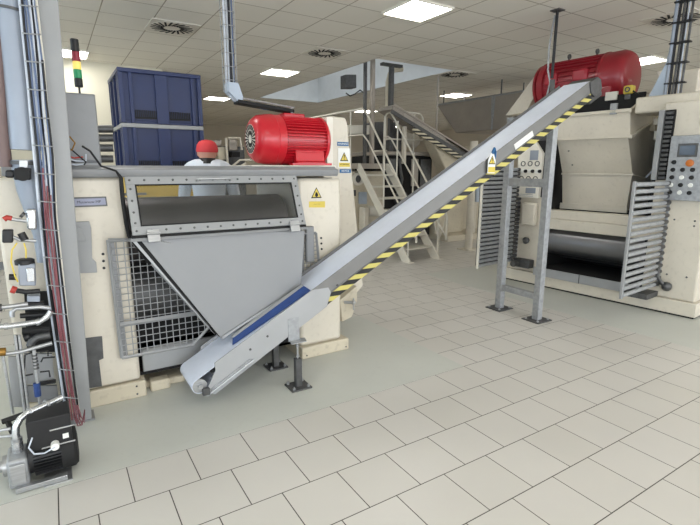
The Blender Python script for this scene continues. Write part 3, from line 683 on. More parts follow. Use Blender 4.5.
def skinned(name, joints, edges, mat_, parent, sub=2):
    """joints: list of (pos, (rx, ry)), first joint is the root"""
    me = bpy.data.meshes.new(name); inv = WM[parent.name].inverted()
    me.from_pydata([inv @ V(j[0]) for j in joints], edges, []); me.materials.append(M[mat_])
    o = bpy.data.objects.new(name, me); COL.objects.link(o); o.parent = parent; WM[o.name] = WM[parent.name]
    o.modifiers.new('skin', 'SKIN'); 
    if not me.skin_vertices: 
        bpy.context.view_layer.objects.active = o
    sv = me.skin_vertices[0].data
    for i, j in enumerate(joints): sv[i].radius = j[1]; sv[i].use_root = (i == 0)
    s = o.modifiers.new('sub', 'SUBSURF'); s.levels = sub; s.render_levels = sub
    for md in o.modifiers:
        if md.type == 'SKIN': md.use_smooth_shade = True
    return o
def worker():
    P = V((1.36, 4.9, 0)); hd = math.radians(-18)      # faces away from the camera, a little to the right
    Rz = Matrix.Rotation(hd, 3, 'Z')
    t = thing('person', 'person in a red cap and white coat standing with back turned behind the mill', 'person', P)
    def g(x, y, z): return P + Rz @ V((x, y, z if z > 1.5 else z*1.035))
    J = [(g(0, 0, .95), (.15, .11)), (g(0, .01, 1.15), (.135, .10)), (g(0, 0, 1.35), (.17, .11)), (g(0, -.01, 1.47), (.09, .08)), (g(0, .005, 1.55), (.055, .055)),
         (g(.19, 0, 1.43), (.06, .06)), (g(.25, .05, 1.16), (.045, .045)), (g(.2, .28, 1.08), (.035, .035)), (g(.17, .36, 1.08), (.025, .04)),
         (g(-.19, 0, 1.43), (.06, .06)), (g(-.25, .05, 1.16), (.045, .045)), (g(-.2, .28, 1.08), (.035, .035)), (g(-.17, .36, 1.08), (.025, .04)),
         (g(.1, 0, .88), (.085, .09)), (g(.11, .01, .5), (.06, .06)), (g(.11, -.02, .1), (.04, .04)), (g(.11, .12, .04), (.04, .035)),
         (g(-.1, 0, .88), (.085, .09)), (g(-.11, .01, .5), (.06, .06)), (g(-.11, -.02, .1), (.04, .04)), (g(-.11, .12, .04), (.04, .035)),
         (g(0, .02, 1.66), (.085, .095)), (g(0, .02, 1.72), (.075, .085))]
    E_ = [(0, 1), (1, 2), (2, 3), (3, 4), (3, 5), (5, 6), (6, 7), (7, 8), (3, 9), (9, 10), (10, 11), (11, 12), (0, 13), (13, 14), (14, 15), (15, 16), (0, 17), (17, 18), (18, 19), (19, 20), (4, 21), (21, 22)]
    # fingers as chains from the palms
    for s_, palm in ((1, 8), (-1, 12)):
        for k in range(4):
            i = len(J); ox = s_*(-.03+.02*k); ln = (.065, .08, .075, .06)[k]
            J += [(g(s_*.17+ox, .40, 1.08), (.009, .009)), (g(s_*.17+ox, .40+ln*.6, 1.065), (.008, .008)), (g(s_*.17+ox, .40+ln, 1.04), (.007, .007))]
            E_ += [(palm, i), (i, i+1), (i+1, i+2)]
        i = len(J); J += [(g(s_*.125, .35, 1.07), (.010, .010)), (g(s_*.105, .39, 1.05), (.009, .009))]; E_ += [(palm, i), (i, i+1)]
    skinned('body', J, E_, 'skin', t)
    # coat: torso, skirt and sleeves
    K = [(g(0, 0, 1.0), (.18, .135)), (g(0, .01, 1.18), (.165, .125)), (g(0, 0, 1.36), (.20, .135)), (g(0, -.01, 1.49), (.10, .09)),
         (g(.19, 0, 1.45), (.08, .08)), (g(.26, .05, 1.16), (.062, .062)), (g(.21, .25, 1.09), (.05, .05)),
         (g(-.19, 0, 1.45), (.08, .08)), (g(-.26, .05, 1.16), (.062, .062)), (g(-.21, .25, 1.09), (.05, .05)), (g(0, 0, .75), (.20, .15))]
    skinned('coat', K, [(0, 1), (1, 2), (2, 3), (3, 4), (4, 5), (5, 6), (3, 7), (7, 8), (8, 9), (0, 10)], 'coat', t)
    for s_ in (1, -1):
        q = MB(); q.tube([g(s_*.1, 0, .85), g(s_*.11, .01, .5), g(s_*.11, -.01, .08)], [.105, .085, .075], 14); q.build('trouser_leg', 'trouser', t)
        q = MB(); q.ball(g(s_*.11, .06, .05), .05, 14, (1, 2.2, 1)); q.build('shoe', 'black', t)
    q = MB(); q.lathe(g(0, .0, 1.50), (0, 0, 1), [(0, .10), (.02, .088), (.055, .075), (.06, .068), (.02, .075)], 20, caps=False); q.build('collar', 'black', t)
    q = MB(); h0 = g(0, .015, 1.66)
    q.ball(h0, .1, 18, (.86, 1.0, 1.15)); q.build('head', 'skin', t)
    hdobj = t.children[-1]
    q = MB()
    for s_ in (1, -1): q.ball(g(s_*.088, .01, 1.655), .028, 10, (.4, .8, 1.2))
    q.build('ears', 'skin', t)
    q = MB(); q.tube([g(0, .105, 1.68), g(0, .132, 1.645), g(0, .112, 1.635)], [.012, .017, .012], 8); q.build('nose', 'skin', t)
    q = MB()
    for s_ in (1, -1): q.ball(g(s_*.033, .1, 1.675), .012, 10)
    q.build('eyes', 'labelw', t)
    q = MB(); q.ball(g(0, .1, 1.605), .02, 10, (1.3, .5, .35)); q.build('mouth', 'redcap', t)
    q = MB(); q.lathe(g(0, .0, 1.59), (0, 0, 1), [(0, .066), (.03, .082), (.09, .09), (.11, .088)], 18); q.bm.verts.ensure_lookup_table()
    q.build('hair', 'skin', t)
    q = MB(); q.lathe(g(0, .005, 1.665), V((0, -.04, 1)), [(0, .103), (.01, .107), (.035, .106), (.07, .098), (.10, .078), (.118, .045), (.123, .0)], 24, caps=False)
    q.plate([g(-.06, .09, 1.69), g(.06, .09, 1.69), g(.05, .165, 1.675), g(-.05, .165, 1.675)], (0, 0, .006)); q.build('cap', 'cap', t)
worker()

# ================================================================= CONTROL BOX + SIGNAL TOWER ON THE MILL
bx = thing('control_box', 'grey steel control box standing on the left end of the mill', 'control box', (.18, 3.42, 1.523))
q = MB(); q.box((.02, 3.32, 1.535), (.272, 3.5, 1.94)); q.build('enclosure', 'grey', bx, .006)
q = MB(); q.box((.02, 3.30, 1.55), (.266, 3.32, 1.93)); q.build('door', 'grey', bx, .003)
q = MB(); q.tube([(.10, 3.29, 1.63), (.10, 3.27, 1.64), (.10, 3.27, 1.86), (.10, 3.29, 1.87)], .006); q.build('door_handle', 'steel', bx)
q = MB(); q.box((.03, 3.26, 1.523), (.26, 3.5, 1.536)); q.build('base_rail', 'lgrey', bx)
tw = thing('signal_tower', 'signal tower lamp with red, yellow and green rings on the control box', 'signal light', (.197, 3.4, 1.94))
q = MB(); q.cyl((.197, 3.4, 1.94), (.197, 3.4, 1.99), .006, 10); q.build('pole', 'black', tw)
z = 1.985
for nm, mt, hh in (('base', 'black', .05), ('lamp_green', 'lampg', .05), ('lamp_yellow', 'lampy', .045), ('lamp_red', 'lampr', .055), ('cap', 'black', .07)):
    q = MB(); q.lathe((.197-.0*(z), 3.4, z), (0, 0, 1), [(0, .020), (.003, .0225), (hh-.003, .0225), (hh, .020)], 18); q.build(nm, mt, tw); z += hh
# loose wires beside the box
wr = thing('wire_loop', 'tangle of loose wires hooked between the column and the control box', 'cable', at('Y', 3.2, 72, 165))
for k, (mt, pts) in enumerate((('brass', ((66, 136), (70, 137), (75, 143), (72, 150), (66, 150))), ('cablek', ((66, 147), (72, 150), (80, 157), (86, 162), (84, 165))), ('redcap', ((66, 155), (74, 158), (83, 157))), ('cablew', ((66, 158), (76, 161), (86, 161), (86, 154))), ('cablew', ((66, 163), (76, 165), (84, 164))), ('cablek', ((66, 160), (74, 162), (84, 160))))):
    q = MB(); q.tube([at('Y', 3.19+.004*k, *p) for p in pts], .0045, 6); q.build('wire', mt, wr)
# stacked pipes behind box
rk = thing('pipe_rack', 'stack of short dark pipes behind the grey control box', 'pipes', at('Y', 3.8, 107, 165))
for i, y in enumerate((128, 137, 147, 158)):
    q = MB(); a0, a1 = at('Y', 3.8, 95, y+1), at('Y', 3.8, 113, y+1); q.cyl(a0, a1, .026, 14); q.build('pipe', 'darksteel', rk)
q = MB(); a0 = at('Y', 3.8, 100, 165); q.box((a0.x-.012, 3.83, 1.523), (a0.x+.012, 3.86, 1.86)); q.build('bracket', 'galv', rk)

# ================================================================= STEEL COLUMN WITH CABLES
cb_, ct_ = at('Y', 3.06, 82, 409), at('Y', 3.06, 47.5, 0)
dirc = (ct_-cb_); ext = (CH-cb_.z)/dirc.z
col_t = cb_+dirc*ext
colth = thing('steel_column', 'grey painted steel column rising to the ceiling in front of the mill', 'column', (cb_.x, 3.1, 0))
q = MB(); w0 = .055; w0 = .048; top, bot = col_t, cb_ + dirc*((.0-cb_.z)/dirc.z)
q.plate([bot+V((-w0, 0, 0)), bot+V((w0, 0, 0)), top+V((w0, 0, 0)), top+V((-w0, 0, 0))], (0, .11, 0)); q.build('post', 'lgrey', colth, .004)
q = MB(); q.box(bot+V((-.065, -.01, 0)), bot+V((.065, .12, .01))); q.build('foot_plate', 'grey', colth)
# cable ladder
lad = thing('cable_ladder', 'pale cable ladder fixed along the left side of the grey column', 'cable ladder', at('Y', 3.0, 70, 425))
YL = 3.02
railL = [(19, -60), (20, 0), (28, 80), (34, 150), (40, 215), (46, 270), (54, 330), (62, 385), (68, 425)]
railR = [(34, -60), (36, 0), (43, 60), (47, 110), (53, 160), (56, 215), (62, 270), (68, 330), (74, 380), (80, 420)]
q = MB(); q.tube([at('Y', YL-.02, *p) for p in railL], .0085, 8); q.build('side_rail', 'cablew', lad)
q = MB(); q.tube([at('Y', YL-.0, *p) for p in railR], .007, 8); q.build('side_rail', 'white', lad)
def lerp_path(path, y):
    for a, c in zip(path, path[1:]):
        if a[1] <= y <= c[1]: return a[0]+(c[0]-a[0])*(y-a[1])/(c[1]-a[1])
    return path[-1][0]
for i in range(15):
    y = 5+i*28; q = MB(); xl, xr = lerp_path(railL, y), lerp_path(railR, y)
    q.tube([at('Y', YL-.06, xl-1, y), at('Y', YL-.085, (xl+xr)/2, y+1), at('Y', YL-.05, xr+1, y+1.5)], .0032, 6); q.build('rung', 'galv', lad)
# the cables themselves
rnd = random.Random(3)
def cable(fr, mt, y0, y1, r, wob, label, dY=0.):
    pts = []; y = y0; ph = rnd.random()*6
    while y <= y1+.1:
        xl, xr = lerp_path(railL, y), lerp_path(railR, y); f_ = fr + wob*math.sin(ph+y/38.)
        pts.append(at('Y', YL-.03+dY, xl+(xr-xl)*f_, y)); y += 12
    q = MB(); q.tube(pts, r, 6); o = q.build('cable', mt, None); tag(o, label, 'cable', 'cables on the ladder beside the grey column'); return o
lw, lk, lr_ = 'pale cable in the bundle on the ladder beside the grey column', 'black cable in the bundle on the ladder beside the grey column', 'dull red cable in the lower bundle on the ladder beside the grey column'
lb_ = 'slate blue cable in the upper bundle on the ladder beside the grey column'
for fr, mt, a0, a1, r, lb in ((.14, 'cablek', -60, 420, .006, lk), (.24, 'cableb', -60, 250, .006, lb_), (.34, 'cablew', -60, 410, .006, lw), (.45, 'cableb', -60, 180, .0055, lb_), (.52, 'cablew', -60, 300, .006, lw),
                              (.62, 'cableb', -60, 200, .006, lb_), (.70, 'cablek', -60, 424, .0085, lk), (.8, 'cablew', -60, 424, .006, lw), (.9, 'cableb', -60, 260, .006, lb_), (.97, 'cablek', 60, 420, .006, lk)):
    cable(fr, mt, a0, a1, r, .05, lb, rnd.uniform(-.012, .012))
for i, fr in enumerate((.34, .46, .58, .70)):
    cable(fr, 'cabler', 168+i*9, 424, .0047, .07, lr_, -.018-.004*(i % 2))
for i in range(4):
    q = MB(); q.tube([at('Y', 2.96, 73+i*1.5, 405), at('Y', 2.95-.01*i, 74+i*2.4, 417), at('Y', 2.95-.01*i, 78+i*2.2, 426-i), at('Y', 2.95-.01*i, 82+i*.8, 425-i*3), at('Y', 2.97, 83+i*.5, 419-i*3)], .0035, 6)
    tag(q.build('cable', 'cabler'), 'dull red cable end looping at the foot of the cable ladder', 'cable', 'looped red cable ends')
# ================================================================= LEFT PIPEWORK
YP = 2.95
def ppart(name, mt, pts, r, parent, Y=YP, seg=12): q = MB(); q.tube([at('Y', Y, *p) for p in pts], r, seg); return q.build(name, mt, parent)
def pbox(name, mt, x0, y0, x1, y1, parent, Y=YP, d=.06, bevel=.003, sk=0):
    q = MB(); q.plate([at('Y', Y, *p) for p in ((x0, y0), (x1, y0), (x1+sk, y1), (x0+sk, y1))], (0, d, 0)); return q.build(name, mt, parent, bevel)
dp = thing('round_duct', 'large blue grey round duct coming down from the ceiling at the left edge', 'duct', at('Y', 3.3, 38, 235))
q = MB(); YD = 3.12
q.tube([at('Y', YD, 6, -60), at('Y', YD, 10.5, 0), at('Y', YD, 21, 100), at('Y', YD, 25, 150)], .073, 24); q.build('tube', 'pipe', dp)
q = MB(); q.lathe(at('Y', YD, 12, 13), (at('Y', YD, 12, 0)-at('Y', YD, 12, 13)), [(0, .080), (0, .084), (.012, .084), (.012, .080)], 24); q.build('joint_band', 'darksteel', dp)
q = MB(); q.tube([at('Y', YD, 26, 160), at('Y', YD, 30, 190), at('Y', YD, 35, 212), at('Y', YD, 40, 235), at('Y', YD, 43, 262)], [.073, .062, .048, .033, .028], 20); q.build('reducer', 'pipe', dp)
q = MB(); q.lathe(at('Y', YD, 26.5, 165), at('Y', YD, 25, 145)-at('Y', YD, 26.5, 165), [(0, .074), (0, .084), (.02, .084), (.02, .074)], 20); q.build('flange', 'darksteel', dp)
ppart('hook', 'black', ((17, 77), (18.5, 86), (22, 93), (27, 95)), .006, dp, 3.2, 8)
o = ppart('brown_pipe', 'brownpipe', ((-8, -60), (-2, 60), (2, 130), (6, 167)), .03, None, 3.1, 16); tag(o, 'brown pipe running down at the extreme left edge beside the duct', 'pipe')
o = ppart('hanging_wire', 'cablew', ((0, 33), (6, 31), (12, 26), (18, 20), (22, 17)), .0035, None, 3.1, 6); tag(o, 'thin pale wire slung across the round duct to the cable ladder', 'wire')
vt = thing('valve_actuator', 'black actuator with round cover clamped below the round duct', 'valve', at('Y', YP, 20, 179))
pbox('body', 'black', 14, 168, 31, 180, vt, 2.98, .1, .006); pbox('motor_end', 'black', 5, 170, 15, 178, vt, 3.0, .06, .01)
q = MB(); q.lathe(at('Y', 2.98, 22, 174), (0, -1, 0), [(0, .036), (.012, .034), (.014, .02)], 20); q.build('round_cover', 'rubber', vt)
pbox('clamp', 'steel', 19, 160, 28, 168, vt, 3.0, .08)
b1 = thing('ball_valve', 'steel ball valve with a red capped handle at the upper left pipework', 'valve', at('Y', YP, 25, 228))
ppart('handle', 'redcap', ((4, 219.5), (7, 217.5), (12, 218.5)), .013, b1, 2.9); ppart('stem', 'steel', ((11, 219), (18, 220), (26, 221)), .009, b1, 2.9)
pbox('body', 'silver', 26, 209, 36, 230, b1, 2.93, .06, .01, 1); ppart('nut', 'darksteel', ((21, 214), (24, 216)), .016, b1, 2.94)
b2 = thing('pressure_switch', 'black square pressure switch with yellow wires, above the valve block', 'switch', at('Y', YP, 8, 243))
pbox('housing', 'black', 2, 230, 13, 243, b2, 2.9, .05, .006); ppart('stem', 'steel', ((13, 237), (20, 240), (36, 241)), .009, b2, 2.93)
ppart('knob', 'black', ((21, 233), (25, 240)), .018, b2, 2.92)
ppart('wire', 'yellow', ((17, 243), (12, 250), (11, 262), (15, 276), (18, 282)), .004, b2, 2.9, 6); ppart('wire', 'yellow', ((24, 243), (26, 250), (26, 258)), .004, b2, 2.9, 6)
b3 = thing('solenoid_valve', 'blue grey solenoid valve block with a black round top', 'valve', at('Y', YP, 28, 287))
pbox('block', 'solenoid', 18, 264, 35, 286, b3, 2.92, .08, .006, 1); pbox('block_face', 'silver', 26, 268, 34, 282, b3, 2.905, .02, .004, 1)
q = MB(); q.lathe(at('Y', 2.96, 25, 264), (0, 0, 1), [(0, .045), (.022, .045), (.028, .035)], 18); q.build('coil_cap', 'black', b3); ppart('plug', 'black', ((9, 277), (16, 277)), .016, b3, 2.94)
b4 = thing('stop_valve', 'small stop valve with a dark red knob under the solenoid block', 'valve', at('Y', YP, 20, 296))
ppart('knob', 'redcap', ((11, 289), (16, 290.5)), .019, b4, 2.9); ppart('body', 'black', ((16, 290.5), (26, 292), (40, 291)), .013, b4, 2.92)
# steel manifold
mf = thing('pipe_manifold', 'cluster of bright steel pipes with elbows left of the cable ladder', 'pipes', at('Y', YP, 25, 370))
ppart('pipe', 'silver', ((-6, 327), (10, 326), (28, 323.5), (40, 321.5), (47, 317), (51, 311)), .0145, mf, 2.9, 14)
ppart('pipe_collar', 'silver', ((36, 322.5), (40, 321.5)), .019, mf, 2.9); ppart('pipe_collar', 'silver', ((4, 326.4), (8, 326)), .019, mf, 2.9)
ppart('elbow', 'steel', ((12, 317), (12, 312), (16, 308.5), (24, 308), (40, 307), (50, 308)), .012, mf, 2.94, 12)
ppart('pipe', 'steel', ((-4, 308), (6, 307), (20, 305), (28, 304)), .012, mf, 2.92, 12); ppart('pipe_end', 'darksteel', ((-4, 308), (2, 307.5)), .02, mf, 2.92)
pbox('valve_body', 'solenoid', 27, 296, 40, 302, mf, 2.94, .06); pbox('valve_body', 'black', 27, 303, 44, 306, mf, 2.95, .06)
ppart('elbow', 'darksteel', ((30, 346), (32, 341), (38, 337), (50, 335)), .02, mf, 2.96, 12)
ppart('pipe', 'steel', ((4, 354), (20, 352), (36, 347.5), (52, 343)), .011, mf, 2.92, 12); ppart('union', 'brass', ((0, 352), (6, 351.5)), .022, mf, 2.92)
ppart('stub', 'rubber', ((22, 331), (36, 330), (50, 329)), .02, mf, 2.98); ppart('stub', 'black', ((20, 316), (50, 314)), .014, mf, 2.99)
ppart('block', 'black', ((24, 338), (30, 336)), .024, mf, 2.99)
for xt, xb in ((3, 8), (15, 20), (19, 24)):
    ppart('riser', 'steel', ((xt, 335 if xt > 3 else 356), (xb+5, 414)), .007, mf, 2.93, 8)
ppart('riser', 'steel', ((34, 350), (36, 372), (38, 385)), .009, mf, 2.9, 10); ppart('riser', 'steel', ((39, 395), (41, 412)), .008, mf, 2.9, 10)
q = MB()
for i in range(5): q.lathe(at('Y', 2.9, 34.5+i*.5, 356+i*3.2), (0, 0, 1), [(0, .013), (.008, .013)], 12)
q.build('fitting', 'darksteel', mf)
ppart('blue_valve', 'skirt', ((36.5, 383), (38, 396)), .016, mf, 2.9, 12)
for pts in (((24, 372), (25, 355), (33, 352)), ((24, 376), (33, 374)), ((40, 352), (48, 351), (48, 356)), ((40, 372), (49, 371), (50, 377)), ((41, 362), (43, 358), (55, 357))): ppart('hose', 'black', pts, .0045, mf, 2.93, 6)
fr_ = thing('equipment_rack', 'black steel frame with grey panels behind the pipework at the lower left', 'frame', at('Y', 3.0, 40, 418))
pbox('panel', 'lgrey', 8, 357, 22, 407, fr_, 3.05, .02, 0, 4); pbox('panel', 'lgrey', 24, 354, 52, 384, fr_, 3.06, .02, 0, 3); pbox('panel', 'grey', 27, 386, 57, 402, fr_, 3.06, .02, 0, 2); pbox('panel', 'void', 24, 292, 52, 352, fr_, 3.1, .03, 0, 3)
ppart('frame_bar', 'black', ((2, 422), (30, 412), (62, 402)), .016, fr_, 3.0, 4); ppart('frame_bar', 'black', ((16, 335), (27, 410)), .009, fr_, 3.02, 4); ppart('frame_bar', 'black', ((38, 384), (56, 381)), .012, fr_, 3.03, 4); ppart('frame_bar', 'black', ((51, 290), (64, 402)), .012, fr_, 3.04, 4)
ppart('leg', 'black', ((7, 420), (14, 436)), .014, fr_, 3.0, 4); ppart('leg', 'black', ((60, 402), (64, 426)), .014, fr_, 3.0, 4)
# cream wall side cabinet visible between the pipes
cb2 = thing('side_cabinet', 'cream cabinet standing by the back wall behind the left pipework', 'cabinet', (-1.4, 8.9, 0))
q = MB(); q.box((-2.6, 8.6, .12), (-.62, 9.4, 1.55)); q.build('cabinet_body', 'cream', cb2, .01)
q = MB(); q.box((-2.58, 8.62, 0), (-.64, 9.38, .12)); q.build('plinth', 'grey', cb2)

# ---- pump
pm = thing('pump', 'black finned pump motor with steel gearbox on the floor at the lower left', 'pump', (-.12, 2.62, 0))
mc = V((-.15, 2.60, .10)); axm = V((1, 0, 0)); 
PX0, PX1 = at('Y', 2.52, 28, 460).x, at('Y', 2.52, 79, 450).x
zc = at('Y', 2.52, 55, 447).z + .0
R_ = .098; zc = R_+.02; yc = 2.60
q = MB(); q.lathe((PX0+.0, yc, zc), (1, 0, 0), [(0, R_*.8), (.0, R_*.85), (PX1-PX0-.05, R_*.85)], 28); q.build('motor_body', 'black', pm)
q = MB()
for k in range(36):
    a = 2*PI*k/36; d = V((0, math.cos(a), math.sin(a))); tn = V((0, -math.sin(a), math.cos(a)))*.0016; p0 = V((PX0+.02, yc, zc))+d*R_*.82
    q.plate([p0-tn, p0+tn, p0+tn+d*R_*.2, p0-tn+d*R_*.2], (PX1-PX0-.09, 0, 0))
q.build('cooling_fins', 'black', pm)
q = MB(); q.lathe((PX1-.075, yc, zc), (1, 0, 0), [(0, R_*.86), (.0, R_*1.04), (.055, R_*1.04), (.07, R_*.9), (.075, R_*.5)], 28); q.build('fan_cover', 'rubber', pm)
q = MB(); q.box((PX0+.01, yc-.085, zc+R_*.62), (PX1-.02, yc+.07, zc+R_*.62+.155)); tb = q.build('terminal_box', 'black', pm, .006)
q = MB(); q.box((PX0+.15, yc-.088, zc+R_*.62+.03), (PX1-.035, yc-.085, zc+R_*.62+.055)); q.build('type_plate', 'labelw', tb)
q = MB(); q.box((PX0+.10, yc-.087, zc+R_*.62+.085), (PX0+.2, yc-.085, zc+R_*.62+.092)); q.box((PX0+.06, yc-.087, zc+R_*.62+.003), (PX0+.2, yc-.085, zc+R_*.62+.01)); q.build('edge_strip', 'silver', tb)
q = MB(); q.cyl((PX0+.115, yc-.12, zc+.075), (PX0+.115, yc-.08, zc+.075), .018, 16); q.build('plug', 'labelw', pm)
q = MB(); q.tube([(PX0+.115, yc-.118, zc+.075), (PX0+.07, yc-.12, zc+.058), (PX0+.03, yc-.115, zc+.065), (PX0+.012, yc-.11, zc+.1), (PX0+.03, yc-.095, zc+.14)], .0038, 6); q.build('lead', 'cablew', pm)
q = MB(); q.box((PX0-.085, yc-.09, .015), (PX0-.002, yc+.07, .16)); q.build('gearbox', 'galv', pm, .012)
q = MB(); q.box((PX0-.075, yc-.10, .04), (PX0-.012, yc-.09, .14)); q.build('gear_cover', 'steel', pm, .006)
q = MB(); q.lathe((PX0-.065, yc, .10), (-1, 0, 0), [(.02, .05), (.04, .05), (.04, .026), (.08, .026), (.08, .038), (.10, .038)], 18); q.build('inlet', 'steel', pm)
q = MB(); q.box((PX0-.06, yc-.12, .006), (PX1-.06, yc-.09, .03)); q.box((PX0-.06, yc+.09, .006), (PX1-.06, yc+.12, .03)); q.box((PX0+.05, yc-.13, .0), (PX1-.04, yc+.12, .006)); q.build('base_rail', 'steel', pm, .002)
q = MB(); zt = .16
q.tube([(PX0-.04, yc, zt), (PX0-.04, yc, zt+.05)], .024, 14)
q.tube([(PX0-.04, yc, zt+.04), (PX0-.04, yc, zt+.09), (PX0-.035, yc+.005, zt+.125), (PX0-.015, yc+.015, zt+.155), (PX0+.02, yc+.03, zt+.172), (PX0+.07, yc+.05, zt+.178), (PX0+.16, yc+.10, zt+.182)], .0165, 14); op = q.build('outlet_pipe', 'silver', pm)
for p0, p1 in (((PX0-.04, yc, zt+.0), (PX0-.04, yc, zt+.02)), ((PX0-.04, yc, zt+.05), (PX0-.04, yc, zt+.07)), ((PX0+.09, yc+.061, zt+.179), (PX0+.10, yc+.067, zt+.1795)), ((PX0+.02, yc+.03, zt+.172), (PX0+.03, yc+.034, zt+.174))):
    q = MB(); q.cyl(p0, p1, .024, 16); q.build('pipe_collar', 'steel', op)
q = MB(); q.tube([(PX0-.35, yc+.05, .25), (PX0-.1, yc+.03, .24), (PX0-.03, yc-.0, .24)], .008, 8); q.tube([(PX0-.35, yc+.05, .28), (PX0-.06, yc+.03, .27)], .008, 8); q.build('feed_lines', 'steel', pm)

# ================================================================= CABLE DROP + TRAY ABOVE MOTOR
cd = thing('cable_drop', 'wire basket cable drop hanging from the ceiling down to the near red motor', 'cable drop', (1.28, 3.85, 2.0))
q = MB()
for dx, dy in ((-.045, -.03), (-.015, -.035), (.015, -.035), (.045, -.03), (-.045, .03), (.045, .03)): q.tube([(1.28+dx, 3.85+dy, CH), (1.28+dx, 3.85+dy, 2.10)], .003, 5)
z = CH-.05
while z > 2.1: q.tube([(1.232, 3.818, z), (1.328, 3.818, z), (1.328, 3.882, z), (1.232, 3.882, z)], .003, 4, closed=True); z -= .1
q.build('wire_basket', 'galv', cd)
for k, (dx, mt, r) in enumerate(((-.03, 'cablew', .010), (-.008, 'cablew', .009), (.014, 'cablek', .014), (.033, 'cableb', .008))):
    q = MB(); q.tube([(1.28+dx, 3.85, CH), (1.28+dx+.004, 3.85, 2.7), (1.28+dx, 3.85, 2.17), (1.30+dx+.01, 3.85, 2.07-k*.01), (1.36+dx, 3.86, 2.035), (1.56, 3.87, 2.02-.008*k), (1.76, 3.88, 1.99)], r, 8); q.build('cable', mt, cd)
q = MB(); q.plate([(1.25, 3.80, 2.10), (1.335, 3.80, 2.02), (1.37, 3.80, 2.05), (1.33, 3.80, 2.17), (1.25, 3.80, 2.17)], (0, .1, 0)); q.build('elbow_bracket', 'frost', cd)
q = MB(); q.plate([(1.32, 3.79, 2.045), (1.32, 3.91, 2.045), (1.81, 3.91, 2.0), (1.81, 3.79, 2.0)], (0, 0, -.028)); q.build('cable_tray', 'rubber', cd, .004)
q = MB(); q.tube([(1.36, 3.79, 2.055), (1.81, 3.79, 2.012)], .007, 6); q.tube([(1.78, 3.80, 2.01), (1.80, 3.80, 1.93)], .01, 6); q.build('tray_rail', 'galv', cd)

# ================================================================= RIGHT MACHINE (five roll refiner)
RZ = math.atan2(.085, .9964); T2 = Matrix.Translation((5.265, 4.187, 0)) @ Matrix.Rotation(RZ, 4, 'Z')
# local: x = depth into the machine, y = -s (s runs along the front towards the camera side)
def P2(s, d, z): return T2 @ V((d, -s, z))
ref = thing('refiner_machine', 'large cream refining machine with a big roller and hopper, at the right', 'machine', (5.265, 4.187, 0), RZ)
def mb2(): return MB(T2)
def b2box(name, s0, s1, d0, d1, z0, z1, mt, parent=ref, bevel=.008):
    q = mb2(); q.box((d0, -s1, z0), (d1, -s0, z1)); return q.build(name, mt, parent, bevel)
b2box('base', -.12, 2.16, -.03, 1.5, .02, .165, 'cream', bevel=.006); b2box('base_gap', -.10, 2.14, -.01, 1.48, 0, .02, 'void', bevel=0)
b2box('side_column', -.10, .36, .02, 1.4, .165, 1.15, 'cream'); b2box('side_column', -.10, .30, .32, 1.4, 1.15, 2.05, 'darksteel')
b2box('side_column', 1.62, 2.13, 0, 1.4, .165, 2.18, 'cream', bevel=.02); b2box('top_beam', 1.30, 2.6, .08, .5, 2.10, 2.27, 'cream', bevel=.02)
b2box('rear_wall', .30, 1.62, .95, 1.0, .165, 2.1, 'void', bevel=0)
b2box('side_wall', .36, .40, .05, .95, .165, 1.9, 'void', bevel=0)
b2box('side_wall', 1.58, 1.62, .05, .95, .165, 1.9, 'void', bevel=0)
b2box('apron', .36, 1.62, .02, .2, .76, .89, 'cream'); b2box('apron', .36, 1.62, .04, .2, .89, 1.0, 'cream')
q = mb2(); q.cyl((.2, -.38, .60), (.2, -1.6, .60), .175, 48); q.build('roller', 'roller2', ref)
q = mb2(); q.cyl((.55, -.38, .50), (.55, -1.6, .50), .175, 32); q.build('roller', 'darksteel', ref)
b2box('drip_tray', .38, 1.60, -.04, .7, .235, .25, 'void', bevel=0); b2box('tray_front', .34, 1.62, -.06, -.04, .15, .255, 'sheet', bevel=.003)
b2box('tray_joint', .95, .96, -.064, -.06, .15, .255, 'darksteel', bevel=0)
for s, z in ((1.68, 1.0), (1.85, 1.0), (2.03, 1.0), (2.03, .95), (1.85, .42), (2.03, .42), (1.70, .33)):
    q = mb2(); q.lathe((0, -s, z), (-1, 0, 0), [(0, .010), (.006, .008)], 8); q.build('bolt', 'darksteel', ref)
q = mb2()
for k in range(5): q.box((.25, -2.135, .28+k*.045), (.6, -2.128, .30+k*.045))
q.build('side_louvres', 'darksteel', ref)
# left column details
q = mb2(); q.lathe((.02, -.19, .58), (-1, 0, 0), [(0, .02), (.03, .02), (.035, .04), (.07, .045), (.085, .03)], 20); q.build('hand_knob', 'darksteel', ref)
q = mb2(); q.box((-.10, -.30, .22), (.02, -.06, .33)); q.cyl((-.1, -.12, .27), (-.2, -.12, .27), .04, 16); q.build('bearing_foot', 'darksteel', ref, .01)
q = mb2(); q.tube([(-.02, -.02, .56), (-.12, .0, .4), (-.14, -.1, .28)], .016, 8); q.build('hinge_arm', 'darksteel', ref)
q = mb2(); q.box((-.06, -.30, .78), (.02, -.10, 1.08)); q.build('side_cover', 'cream', ref, .02)
q = mb2(); q.tube([(-.02, -1.76, .55), (-.1, -1.80, .4), (-.06, -1.86, .30)], .02, 8); q.ball((-.05, -1.88, .30), .05, 12); q.box((-.3, -1.80, .175), (-.03, -1.55, .23)); q.build('hinge_arm', 'darksteel', ref)
